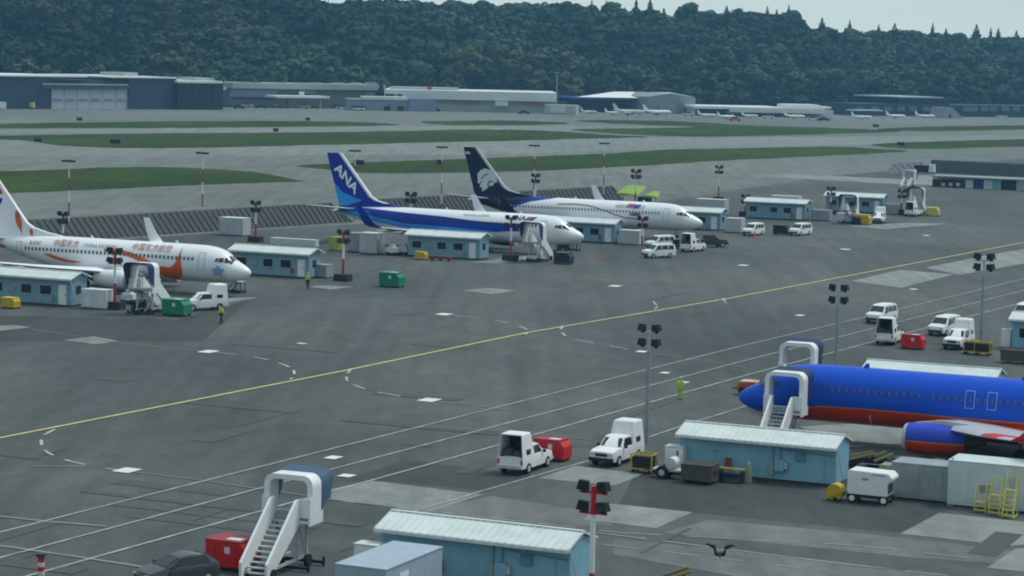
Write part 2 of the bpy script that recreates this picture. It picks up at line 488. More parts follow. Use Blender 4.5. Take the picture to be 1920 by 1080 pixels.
def cut_project(bm, fn, gx, gz):
    """cut a flat figure lying in (s, z) along a grid and wrap it by fn(s, z)"""
    xs = [v.co.x for v in bm.verts]; zs = [v.co.y for v in bm.verts]
    for lo, hi, st, ax in ((min(xs), max(xs), gx, 0), (min(zs), max(zs), gz, 1)):
        k = math.floor(lo / st) + 1
        while k * st < hi:
            no = (1, 0, 0) if ax == 0 else (0, 1, 0)
            c = (k * st, 0, 0) if ax == 0 else (0, k * st, 0)
            bmesh.ops.bisect_plane(bm, geom=bm.verts[:] + bm.edges[:] + bm.faces[:], plane_co=c, plane_no=no)
            k += 1
    for v in bm.verts: v.co = fn(v.co.x, v.co.y)
def finish(bm, name, m, parent):
    me = bpy.data.meshes.new(name); bm.to_mesh(me); bm.free()
    me.materials.append(m)
    o = bpy.data.objects.new(name, me); C.objects.link(o); o.parent = parent
    return o
def decal(name, pts, m, parent, fn, gx=.6, gz=.25):
    bm = bmesh.new()
    f = bm.faces.new([bm.verts.new((x, z, 0)) for x, z in pts])
    bmesh.ops.triangulate(bm, faces=[f])
    cut_project(bm, fn, gx, gz)
    return finish(bm, name, m, parent)
def text_bm(txt, size, shear=0., bold=0.):
    cu = bpy.data.curves.new('lettering', 'FONT')
    cu.body = txt; cu.size = size; cu.shear = shear; cu.offset = bold
    cu.resolution_u = 3
    o = bpy.data.objects.new('lettering', cu); C.objects.link(o)
    bpy.context.view_layer.update()
    me = bpy.data.meshes.new_from_object(o.evaluated_get(bpy.context.evaluated_depsgraph_get()))
    bm = bmesh.new(); bm.from_mesh(me)
    bpy.data.objects.remove(o); bpy.data.meshes.remove(me); bpy.data.curves.remove(cu)
    return bm
def lettering(txt, size, m, parent, fn, uv, bold=0., shear=0., gx=.4, gz=.2):
    """uv(x, y) turns text coordinates into (s, z)"""
    bm = text_bm(txt, size, shear, bold)
    for v in bm.verts:
        v.co = (*uv(v.co.x, v.co.y), 0)
    cut_project(bm, fn, gx, gz)
    return finish(bm, 'lettering', m, parent)

FIN = dict(le0=(31.7, 6.3), le1=(36.7, 12.45), te1=(38.9, 12.45), te0=(36.6, 4.9))
def fin_th(z): return .24 - .13 * (z - 5) / 7.5
def wing_ring(s0, s1, y, z, th):         # closed airfoil-like ring in x-z at span y
    c = s1 - s0
    prof = [(0, 0), (.06, .42), (.25, .62), (.55, .45), (1, .03), (1, -.03), (.55, -.28), (.25, -.4), (.06, -.3)]
    return [(s0 + c * a, y, z + th * b) for a, b in prof]

def airliner(name, label, loc, rz, L):
    near = L['near']; WS = L.get('wshift', 0.)
    root = thing(name, label, 'airliner', loc, rz, 'airliners parked on the apron')
    fm = L['body']
    # fuselage
    mb = MB(); rings = []
    ss = sorted(set([a[0] for a in ST] + [.3, .7, 1.2, 1.8, 2.4, 3, 3.8, 4.8, 6, 9, 15, 21, 25, 27, 29, 31, 33, 35]))
    for s in ss:
        s = s if s < 20 else s - TAIL
        zt, zb, hw = sec(s); zc, hh = (zt + zb) / 2, (zt - zb) / 2
        rings.append([(s, hw * math.cos(2 * math.pi * k / 36), zc + hh * math.sin(2 * math.pi * k / 36)) for k in range(36)])
    fus = mb.loft(rings).build('fuselage', fm, root, True)
    # wing to body fairing
    MB().loft([[(s, hwy * math.cos(2 * math.pi * k / 16), 1.75 + hz * math.sin(2 * math.pi * k / 16)) for k in range(16)] for s, hwy, hz in ((12, .4, .2), (13.5, 1.9, .65), (16, 2.25, .82), (20, 2.2, .82), (22.5, 1.7, .6), (24, .3, .2))]).build('wing_root_fairing', L['belly'], root, True)
    # fin with its dorsal fillet and leading edge
    f = FIN
    def slab(pts, nm, m, tk=fin_th):
        n = len(pts)
        mb = MB()
        vs = [(x - TAIL, tk(z), z) for x, z in pts] + [(x - TAIL, -tk(z), z) for x, z in pts]
        mb.add(vs, [tuple(range(n)), tuple(range(2 * n - 1, n - 1, -1))] + [(k, n + k, n + (k + 1) % n, (k + 1) % n) for k in range(n)])
        return mb.build(nm, m, root)
    fin = slab([(27.0, 5.15), (27.2, 5.36), (29.4, 5.72), (31.0, 6.1), (31.9, 6.62), (36.75, 12.45), (38.9, 12.45), (36.75, 4.9)], 'tail_fin', L['fin'])
    mb = MB()
    def edge(pa, pb, wd):                 # bright strip along the fin's front edge
        (x0, z0), (x1, z1) = pa, pb
        x0 -= TAIL; x1 -= TAIL
        t0, t1 = fin_th(z0) + .012, fin_th(z1) + .012
        mb.add([(x0 - .04, t0, z0), (x0 + wd, t0, z0), (x1 + wd, t1, z1), (x1 - .04, t1, z1), (x0 - .04, -t0, z0), (x0 + wd, -t0, z0), (x1 + wd, -t1, z1), (x1 - .04, -t1, z1)],
               [(0, 1, 2, 3), (7, 6, 5, 4), (0, 3, 7, 4), (1, 5, 6, 2), (3, 2, 6, 7), (0, 4, 5, 1)])
    edge((29.4, 5.73), (31.0, 6.11), .5); edge((31.0, 6.11), (31.9, 6.63), .45); edge((31.9, 6.63), (36.75, 12.46), .38)
    mb.build('fin_leading_edge', L.get('edge', W2), fin)
    slabr = [(35.9, 5.5), (38.15, 12.2), (38.93, 12.3), (36.85, 5.3)]
    mb = MB(); mb.add([(x - TAIL, fin_th(z) + .008, z) for x, z in slabr] + [(x - TAIL, -fin_th(z) - .008, z) for x, z in slabr], [(0, 1, 2, 3), (7, 6, 5, 4), (0, 4, 5, 1), (2, 6, 7, 3), (1, 5, 6, 2), (3, 7, 4, 0)])
    mb.build('rudder', L['fin'], fin)
    for sd in (1, -1):
        MB().loft([wing_ring(34.0 - TAIL, 37.3 - TAIL, sd * .5, 4.75, .3), wing_ring(38.0 - TAIL, 39.3 - TAIL, sd * 7.1, 5.55, .12)]).build('tailplane', L['wing'], root, True)
        wg = MB().loft([wing_ring(12.9, 20.7, sd * 1.6, 1.95, .95), wing_ring(15.4, 20.9, sd * 5.6, 2.35, .6), wing_ring(18.7, 22.3, sd * 11.5, 3.05, .36), wing_ring(21.7, 23.5, sd * 16.6, 3.75, .18)]).build('wing', L['wing'], root, True)
        MB().loft([wing_ring(21.7, 23.5, sd * 16.6, 3.75, .17), wing_ring(22.3, 24.0, sd * 17.0, 4.1, .14), wing_ring(23.0, 24.4, sd * 17.2, 4.8, .11)] +
                  [[(24.2 + (x - 23.0) * .6, sd * (17.5) + (yy - sd * 17.2), z + 1.65) for x, yy, z in wing_ring(23.0, 24.4, sd * 17.2, 4.8, .08)]]).build('winglet', L['winglet'] if sd == near else L.get('winglet_far', L['winglet']), wg, True)
        for y in (6.6, 9.9, 13.0):
            s0 = 19.4 + (y - 5.6) * .33; z0 = 2.2 + (y - 5.6) * .13
            MB().tube((s0, sd * y, z0), (s0 + 2.6, sd * y, z0 - .15), .24, .06).build('flap_fairing', L['wing'], wg, True)
        # engine
        ey, ez = sd * 4.83, 1.52
        def ring(s, r, flat=1., dz=0): return [(s, ey + r * math.cos(2 * math.pi * k / 28), ez + dz + r * flat * math.sin(2 * math.pi * k / 28)) for k in range(28)]
        en = MB().loft([ring(12.12, .93, .95), ring(12.35, 1.02, .97), ring(13.0, 1.08), ring(14.2, 1.08), ring(15.4, .98, 1, .03), ring(16.3, .80, 1, .06)], cap=False).build('engine', L['engine'], root, True)
        MB().loft([ring(12.5, .80, .95), ring(12.12, .86, .95), ring(12.08, .91, .95), ring(12.12, .95, .95), ring(12.34, 1.03, .97)], cap=False).build('intake_lip', L.get('lip', STEEL), en, True)
        MB().loft([ring(12.55, .82, .95), ring(12.6, .80, .95)]).build('fan', BLACK, en)
        MB().loft([ring(15.9, .62, 1, .06), ring(16.9, .46, 1, .08), ring(17.6, .16, 1, .1)]).build('exhaust_cone', DGREY, en, True)
        MB().loft([[(s, ey + a * .16, ez + z) for a, z in ((-1, z0), (1, z0), (1, z1), (-1, z1))] for s, z0, z1 in ((12.8, .85, 1.05), (14.6, .85, 1.32), (16.6, .6, 1.2), (18.3, .75, 1.0))]).build('pylon', L['pylon'], en)
        # main gear
        gy = sd * 2.86
        mg = MB().tube((19.6, gy, 1.9), (19.6, gy, .5), .13).tube((19.6, gy, .57), (19.6, gy - sd * 0, .57), .1, n=6).tube((19.6, gy, 1.0), (19.0, gy - sd * .6, 1.8), .07).build('main_gear', STEEL, root)
        for dy in (-.43, .43):
            MB().tube((19.6, gy + dy - .18, .56), (19.6, gy + dy + .18, .56), .56, n=18).build('wheel', RUBBER, mg, True)
    for ch in root.children:
        if ch.name.split('.')[0] in ('wing', 'engine', 'main_gear', 'wing_root_fairing'): ch.location.x = WS
    ng = MB().tube((4.0, 0, 1.7), (4.0, 0, .36), .09).tube((4.0, -.3, .35), (4.0, .3, .35), .06).build('nose_gear', STEEL, root)
    for dy in (-.22, .22):
        MB().tube((4.0, dy - .1, .345), (4.0, dy + .1, .345), .345, n=16).build('wheel', RUBBER, ng, True)
    for sd in (1, -1):
        decal('cockpit_window', [(1.98, 3.62), (2.55, 3.66), (2.62, 4.12), (2.33, 4.16)], GLASS, root, lambda s, z: skin_pt(s, z, sd, .03), .2, .12)
        decal('cockpit_window', [(2.63, 3.67), (3.22, 3.72), (3.12, 4.14), (2.70, 4.13)], GLASS, root, lambda s, z: skin_pt(s, z, sd, .03), .2, .12)
        decal('cockpit_window', [(3.28, 3.74), (3.62, 3.80), (3.42, 4.12), (3.18, 4.13)], GLASS, root, lambda s, z: skin_pt(s, z, sd, .03), .2, .12)
    mb = MB()                             # the two windshields either side of the nose's centre line
    for sd in (1, -1):
        rows = []
        for t in range(4):
            s = 1.80 + .62 * t / 3
            zt, zb, hw = sec(s); zc, hh = (zt + zb) / 2, (zt - zb) / 2
            a0, a1 = R(86), R(40 + 2 * t)
            rows.append([(s, sd * (hw + .03) * math.cos(a0 + (a1 - a0) * k / 4), zc + (hh + .03) * math.sin(a0 + (a1 - a0) * k / 4)) for k in range(5)])
        mb2 = MB().loft(rows, closed=False, cap=False)
        mb2.build('cockpit_window', GLASS, root)
    fn = lambda s, z: skin_pt(s, z, near, .03)
    fn2 = lambda s, z: skin_pt(s, z, near, .045)
    fn3 = lambda s, z: skin_pt(s, z, near, .06)
    finfn = lambda s, z: Vector((s - TAIL, near * (fin_th(z) + .02), z))
    L['deco'](root, fus, fin, fn, fn2, fn3, finfn)
    # cabin windows, each its own pane
    wm = L.get('window', GLASS); z0 = 3.92
    x0, x1 = L.get('win', (6.2, 31 - TAIL))
    s = x0; base = None
    while s < x1:
        if not any(a < s < b for a, b in L.get('skip', ())):
            if s <= 24 - TAIL and s >= 7:
                if base is None:
                    base = decal('cabin_window', [(-.12, z0 - .17), (.12, z0 - .17), (.12, z0 + .17), (-.12, z0 + .17)], wm, root, lambda q, z: skin_pt(15, z, near, .07) - Vector((15 - q, 0, 0)), .5, .1)
                    base.location.x = s
                else:
                    o = base.copy(); C.objects.link(o); o.location.x = s
            else:
                decal('cabin_window', [(s - .12, z0 - .17), (s + .12, z0 - .17), (s + .12, z0 + .17), (s - .12, z0 + .17)], wm, root, lambda q, z: skin_pt(q, z, near, .07), .5, .1)
        s += .508
    # door outlines
    for (a, b, c, d) in L.get('doors', ((4.7, 5.5, 2.75, 4.6), (31.6 - TAIL, 32.3 - TAIL, 3.0, 4.6))):
        t = .045
        bm = bmesh.new()
        o_ = [bm.verts.new((x, z, 0)) for x, z in ((a, c), (b, c), (b, d), (a, d))]
        i_ = [bm.verts.new((x, z, 0)) for x, z in ((a + t, c + t), (b - t, c + t), (b - t, d - t), (a + t, d - t))]
        for k in range(4): bm.faces.new((o_[k], o_[(k + 1) % 4], i_[(k + 1) % 4], i_[k]))
        cut_project(bm, fn3, .3, .2)
        finish(bm, 'door_outline', L.get('doorline', GREY), root)
    # antenna blades
    MB().prism([(9.0, 5.3), (9.5, 5.3), (9.45, 5.65), (9.25, 5.65)], -.03, .03).build('antenna', L['body'], root)
    MB().prism([(20.0, 5.3), (20.5, 5.3), (20.45, 5.62), (20.25, 5.62)], -.03, .03).build('antenna', L['body'], root)
    return root

AFT = R(155.8)                          # stands where the tail points left and away
WHITE_AC = mat('airliner white', (.82, .84, .86), .28, .05, .4)
WING_G = mat('wing grey', (.50, .52, .55), .35, .08, .6)
DKBLUE = mat('deep blue livery', (.008, .032, .34), .3, .08, .5, 0, .15)
LTBLUE = mat('light blue livery', (.03, .30, .74), .3, .08, .5, 0, .15)
NAVYAC = mat('navy livery', (.010, .012, .045), .3, .08, .5, 0, .15)
REDTXT = mat('red livery', (.55, .02, .03), .4, .08)
GREYTXT = mat('grey blue livery lettering', (.20, .23, .28), .4, .08)

# -- white airliner with the blue tail, middle of the row
def deco_blue(root, fus, fin, fn, fn2, fn3, finfn):
    decal('dark_blue_stripe', [(8.6, 3.05), (12, 2.9), (15.5, 2.96), (20, 3.14), (26, 3.3), (31, 4.05), (34.3, 4.5), (36.9, 4.52), (36.9, 4.75), (35.9, 4.88), (33.5, 5.02), (31, 4.98), (26, 4.72), (20, 4.48), (15.5, 4.16), (11, 4.02), (8.6, 3.98)], DKBLUE, fus, fn, .7, .2)
    decal('light_blue_stripe', [(10, 2.84), (15.5, 2.66), (20, 2.6), (26, 2.72), (30, 3.2), (34, 3.9), (37.2, 4.34), (37.2, 4.52), (34.3, 4.52), (31, 4.07), (26, 3.32), (20, 3.16), (15.5, 2.98), (12, 2.92)], LTBLUE, fus, fn, .7, .2)
    decal('light_blue_panel', [(33.2, 6.0), (35.6, 5.2), (36.8, 5.2), (37.75, 8.4), (36.3, 7.0)], LTBLUE, fin, finfn, 3, 3)
    # large slanted initials running down the fin
    a0, b0 = (37.75, 10.15), (34.35, 6.75)
    L = math.hypot(b0[0] - a0[0], b0[1] - a0[1])
    bm = text_bm('ANA', 2.0, .0, .055)
    x1 = max(v.co.x for v in bm.verts)
    ex = Vector((b0[0] - a0[0], b0[1] - a0[1])) / L; ey = Vector((-.50, .88))
    for v in bm.verts:
        q = Vector(a0) + ex * (v.co.x / x1 * L) + ey * v.co.y * .88
        v.co = (q.x, q.y, 0)
    cut_project(bm, lambda s, z: finfn(s, z) + Vector((0, .012, 0)), 5, 5)
    finish(bm, 'lettering', WHITE_AC, fin)
    lettering('ANA', .95, DKBLUE, fus, fn, lambda x, y: (10.2 - x * 1.1, 4.55 + y * .85), .02, .15)
    decal('blue_flash', [(7.6, 4.55), (8.1, 4.55), (7.6, 5.0), (7.0, 5.0)], REDTXT, fus, fn, .3, .15)
    decal('blue_flash', [(6.9, 4.55), (7.5, 4.55), (6.9, 5.0), (6.3, 5.0)], DKBLUE, fus, fn, .3, .15)
    lettering('Inspiration of JAPAN', .42, GREYTXT, fus, fn, lambda x, y: (17.2 - x * 1.1, 4.72 + y), .0)
airliner('airliner', 'white airliner with blue stripe and white ANA letters on its blue tail', (9.4, 314.3, 0), AFT,
         dict(near=1, body=WHITE_AC, belly=WING_G, fin=DKBLUE, edge=WHITE_AC, wing=WING_G, winglet=DKBLUE, winglet_far=WHITE_AC, engine=DKBLUE, pylon=WING_G, deco=deco_blue))

# -- white airliner with the navy tail behind it
def deco_navy(root, fus, fin, fn, fn2, fn3, finfn):
    decal('navy_tail_band', [(30.2, 3.3), (32, 2.95), (34, 3.5), (36, 4.0), (37.6, 4.4), (36, 4.86), (34, 5.03), (30, 5.27), (27, 5.34), (25.0, 5.33), (27.6, 4.75)], NAVYAC, fus, fn, .6, .2)
    decal('blue_swoosh', [(23.2, 5.33), (26.2, 5.34), (28.6, 4.6), (30.6, 3.5), (29.0, 4.0), (27.0, 4.7)], DKBLUE, fus, fn2, .6, .2)
    # warrior head emblem: pale silhouette with a feathered head dress
    e = [(37.35, 8.3), (37.5, 9.2), (36.9, 9.95), (36.1, 10.25), (35.1, 10.0), (34.2, 9.35), (33.65, 8.85), (34.0, 8.45), (33.75, 7.9), (34.35, 7.8), (34.5, 7.25), (35.3, 7.3), (35.5, 6.85), (36.0, 6.5), (36.5, 6.2), (36.55, 6.9), (36.95, 7.0), (36.9, 7.6), (37.4, 7.7)]
    decal('emblem', [(34.7 + (x - 35.5) * .9, 7.5 + (z - 8.2) * .87) for x, z in e], mat('silver emblem', (.62, .64, .68), .4, .1), fin, finfn, 9, 9)
    f2 = lambda s, z: finfn(s, z) + Vector((0, .015, 0))
    for q in ([(35.5, 7.1), (35.2, 7.9), (34.5, 8.0), (34.45, 7.8), (35.05, 7.7), (35.3, 7.0)], [(36.7, 8.2), (36.1, 9.0), (35.2, 9.2), (35.2, 9.05), (36.0, 8.85), (36.5, 8.1)], [(36.9, 7.3), (36.6, 7.9), (36.45, 7.9), (36.7, 7.3)]):
        decal('emblem_line', [(34.8 + (x - 35.5) * .9, 7.65 + (z - 8.2) * .87) for x, z in q], NAVYAC, fin, f2, 9, 9)
    decal('registration_mark', [(37.7, 11.4), (38.5, 11.4), (38.6, 11.75), (38.0, 11.75)], W2, fin, finfn, 9, 9)
    c = [(22.5, 4.5), (20, 4.62), (17.5, 4.5), (15.5, 4.1), (13.5, 3.5), (11.5, 3.05), (9.5, 2.9), (8.0, 2.95)]
    decal('red_curve', [(x, z + .07) for x, z in c] + [(x, z - .07) for x, z in reversed(c)], mat('maroon livery line', (.30, .04, .05), .4, .1), fus, fn2, .5, .2)
    lettering('AEROMEXICO', .7, GREYTXT, fus, fn3, lambda x, y: (13.2 - x * 1.05, 4.4 + y), .0)
    decal('red_flash', [(10.6, 4.5), (11.6, 4.5), (11.2, 5.02), (10.2, 5.02)], REDTXT, fus, fn2, .4, .15)
    decal('blue_flash', [(9.5, 4.4), (10.5, 4.4), (10.2, 4.95), (9.2, 4.95)], DKBLUE, fus, fn2, .4, .15)
    lettering('100th', .7, BLACK, fus, fn3, lambda x, y: (10.9 - x * 1.15, 3.35 + y), .03)
airliner('airliner', 'white airliner with a dark navy tail carrying a pale head emblem', (27.7, 346.0, 0), AFT,
         dict(near=1, body=WHITE_AC, belly=WING_G, fin=NAVYAC, edge=WING_G, wing=WING_G, window=mat('pale cabin pane', (.22, .24, .28), .3, .2), winglet=NAVYAC, winglet_far=WHITE_AC, engine=WHITE_AC, pylon=WING_G, deco=deco_navy))

# -- white airliner with orange feathers, left edge
def deco_orange(root, fus, fin, fn, fn2, fn3, finfn):
    decal('orange_sweep', [(17.6, 4.40), (15.8, 4.46), (14.0, 4.2), (12.4, 3.7), (11.2, 3.25), (10.2, 2.92), (9.3, 2.85), (8.8, 2.95), (8.4, 3.3), (8.1, 3.9), (7.93, 4.5), (7.88, 5.12), (7.78, 4.5), (7.62, 3.6), (7.5, 2.7), (7.7, 2.0), (8.3, 1.6), (9.1, 1.55), (10.0, 1.75), (11.0, 2.2), (12.2, 2.95), (13.5, 3.5), (15, 3.9), (17.6, 4.15)], ORANGE, fus, fn2, .35, .2)
    decal('orange_feather', [(25.6, 3.45), (24.6, 3.5), (23.2, 3.15), (21.8, 2.9), (20.3, 2.82), (21.5, 2.65), (23.0, 2.75), (24.2, 3.0), (25.2, 3.3)], ORANGE, fus, fn, .5, .2)
    decal('orange_feather', [(32.7, 4.0), (31.7, 4.1), (30.9, 3.85), (31.9, 3.7)], ORANGE, fus, fn, .4, .2)
    def eye(cx, cz, sx, sz, tilt):
        def el(k): return [(cx + tilt * (sz * k * math.sin(a)) + sx * k * math.cos(a), cz + sz * k * math.sin(a)) for a in [2 * math.pi * i / 18 for i in range(18)]]
        pts = el(1)
        pts[13:14] = [(cx - tilt * sz * 2, cz - sz * 1.55)]
        decal('orange_feather', pts, ORANGE, fin, finfn, 9, 9)
        p2 = [(cx + .3 * (x - cx) , cz + .55 + .3 * (z - cz)) for x, z in el(1)]
        decal('violet_feather_eye', p2, mat('violet livery', (.16, .07, .25), .4, .1), fin, lambda s, z: finfn(s, z) + Vector((0, .01, 0)), 9, 9)
    eye(32.9, 6.9, .42, 1.05, .25)
    decal('orange_feather', [(31.35, 6.05), (31.4, 5.5), (31.1, 5.1), (30.85, 5.4), (30.95, 5.85)], ORANGE, fin, finfn, 9, 9)
    # round swallow emblem on the fin: red arc over a blue arc
    cx, cz, r = 36.3, 9.4, 1.25
    def arc(a0, a1, r0, r1): return [(cx - r1 * math.cos(R(a0 + (a1 - a0) * i / 14)), cz + r1 * math.sin(R(a0 + (a1 - a0) * i / 14))) for i in range(15)] + [(cx - r0 * math.cos(R(a1 - (a1 - a0) * i / 14)), cz + r0 * math.sin(R(a1 - (a1 - a0) * i / 14))) for i in range(15)]
    decal('emblem_arc', arc(15, 170, .8, r), REDTXT, fin, finfn, 9, 9)
    decal('emblem_arc', arc(195, 350, .8, r), DKBLUE, fin, finfn, 9, 9)
    sx = lambda s0, k=1.: (lambda x, y: (s0 - x * k, 4.38 + y))
    lettering('B-5097', .55, GREYTXT, fus, fn3, lambda x, y: (27.6 - x, 4.35 + y), .0)
    lettering('中国东方', .8, mat('mauve livery lettering', (.46, .24, .26), .4, .1), fus, fn3, sx(24.4, 1.05), .01)
    lettering('CHINA EASTERN', .55, GREYTXT, fus, fn3, lambda x, y: (20.4 - x * 1.05, 4.42 + y), .0)
    lettering('中国东方航空', .95, MATS['mauve livery lettering'], fus, fn3, lambda x, y: (14.2 - x * .9, 4.5 + y * .8), .01)
    decal('blue_flower_mark', [(1.95 + .62 * (1 + .22 * math.sin(5 * a)) * math.cos(a) + 1.2, 2.75 + .5 * (1 + .22 * math.sin(5 * a)) * math.sin(a)) for a in [2 * math.pi * i / 40 for i in range(40)]], mat('sky blue livery', (.22, .40, .68), .4, .1), fus, fn2, .3, .15)
    decal('cream_flower_mark', [(2.75 + .42 * math.cos(a), 2.2 + .2 * math.sin(a)) for a in [2 * math.pi * i / 20 for i in range(20)]], mat('cream livery', (.62, .60, .42), .4, .1), fus, fn3, .3, .15)
TAIL = 2.9
airliner('airliner', 'white airliner with an orange feather sweep along its side', (-28.0, 252.6, 0), AFT,
         dict(near=1, body=WHITE_AC, belly=WHITE_AC, fin=WHITE_AC, edge=WHITE_AC, window=mat('grey cabin pane', (.085, .095, .12), .3, .2), wing=WHITE_AC, winglet=WHITE_AC, engine=WHITE_AC, pylon=WING_G, deco=deco_orange))

TAIL = 0.
# -- blue and red airliner, right edge (tail towards the right, outside the picture)
def two_tone(name, top, low, mode):
    m = bpy.data.materials.new(name); m.use_nodes = True
    t = m.node_tree; b = t.nodes['Principled BSDF']; b.inputs['Roughness'].default_value = .3; b.inputs['Specular IOR Level'].default_value = .14
    tcn = t.nodes.new('ShaderNodeTexCoord'); sp = t.nodes.new('ShaderNodeSeparateXYZ')
    t.links.new(tcn.outputs['Object'], sp.inputs[0])
    mr = t.nodes.new('ShaderNodeMapRange'); mr.inputs['From Max'].default_value = 40
    t.links.new(sp.outputs['X'], mr.inputs[0])
    cr = t.nodes.new('ShaderNodeValToRGB')      # height of the colour border / 6 along the fuselage
    pts = mode
    e = cr.color_ramp.elements
    e[0].position = pts[0][0] / 40; e[0].color = (*[pts[0][1] / 6] * 3, 1)
    e[1].position = pts[-1][0] / 40; e[1].color = (*[pts[-1][1] / 6] * 3, 1)
    for s, z in pts[1:-1]:
        k = e.new(s / 40); k.color = (*[z / 6] * 3, 1)
    t.links.new(mr.outputs[0], cr.inputs[0])
    def mth(op, a, bb):
        n = t.nodes.new('ShaderNodeMath'); n.operation = op
        for i, q in enumerate((a, bb)):
            if hasattr(q, 'is_linked'): t.links.new(q, n.inputs[i])
            else: n.inputs[i].default_value = q
        return n.outputs[0]
    zz = mth('DIVIDE', sp.outputs['Z'], 6.0)
    dlt = mth('SUBTRACT', zz, cr.outputs[0])
    isup = mth('GREATER_THAN', dlt, 0.0)
    isor = mth('MULTIPLY', mth('GREATER_THAN', dlt, -0.006), mth('LESS_THAN', dlt, 0.006))
    m1 = t.nodes.new('ShaderNodeMix'); m1.data_type = 'RGBA'
    m1.inputs['A'].default_value = (*low, 1); m1.inputs['B'].default_value = (*top, 1)
    t.links.new(isup, m1.inputs['Factor'])
    m2 = t.nodes.new('ShaderNodeMix'); m2.data_type = 'RGBA'
    m2.inputs['B'].default_value = (.75, .22, .03, 1)
    t.links.new(isor, m2.inputs['Factor']); t.links.new(m1.outputs['Result'], m2.inputs['A'])
    t.links.new(m2.outputs['Result'], b.inputs['Base Color'])
    return m
SWB, SWR = (.012, .085, .58), (.62, .045, .008)
SW_BODY = two_tone('blue over red fuselage', SWB, SWR, [(0, 0.0), (3.4, .6), (4.6, 2.2), (6.5, 2.62), (10, 2.70), (16, 2.62), (24, 2.6), (40, 2.6)])
SW_ENG = two_tone('blue over red engine', (.045, .075, .52), SWR, [(0, 1.42), (20, 1.42), (40, 1.42)])
def deco_heart(root, fus, fin, fn, fn2, fn3, finfn):
    decal('service_panel_mark', [(10.0, 1.62), (10.1, 1.62), (10.1, 2.3), (10.0, 2.3)], W2, fus, fn, .5, .2)
    wing = [o for o in root.children if o.name.startswith('wing') and not o.name.startswith('wing_')]
    for wg in wing:
        sd = 1 if sum(v.co.y for v in wg.data.vertices) > 0 else -1
        MB().loft([[(a + dx, y, z) for a, y, z in r] for dx, r in ((0, wing_ring(18.66, 22.34, sd * 11.4, 3.06, .40)), (0, wing_ring(20.3, 23.0, sd * 14.2, 3.43, .30)))]).build('red_wing_panel', REDP, wg, True)
SW_LOC = U(1385, 743, 2.6)
airliner('airliner', 'blue and red airliner nosed up to white boarding stairs', (SW_LOC.x, SW_LOC.y, 0), AX,
         dict(near=-1, body=SW_BODY, belly=mat('airliner red', SWR, .35, .08), fin=mat('airliner blue', SWB, .35, .08), wing=WING_G, winglet=REDP, engine=SW_ENG, pylon=WING_G, deco=deco_heart, lip=WING_G, wshift=1.35,
              window=mat('pane seen on blue', (.055, .10, .36), .2, .2), doorline=mat('pale door outline', (.30, .42, .75), .5, .1),
              win=(6.4, 31), skip=((13.6, 14.2),), doors=((16.7, 17.35, 3.35, 4.5), (18.2, 18.85, 3.35, 4.5), (31.6, 32.3, 3.0, 4.6))))
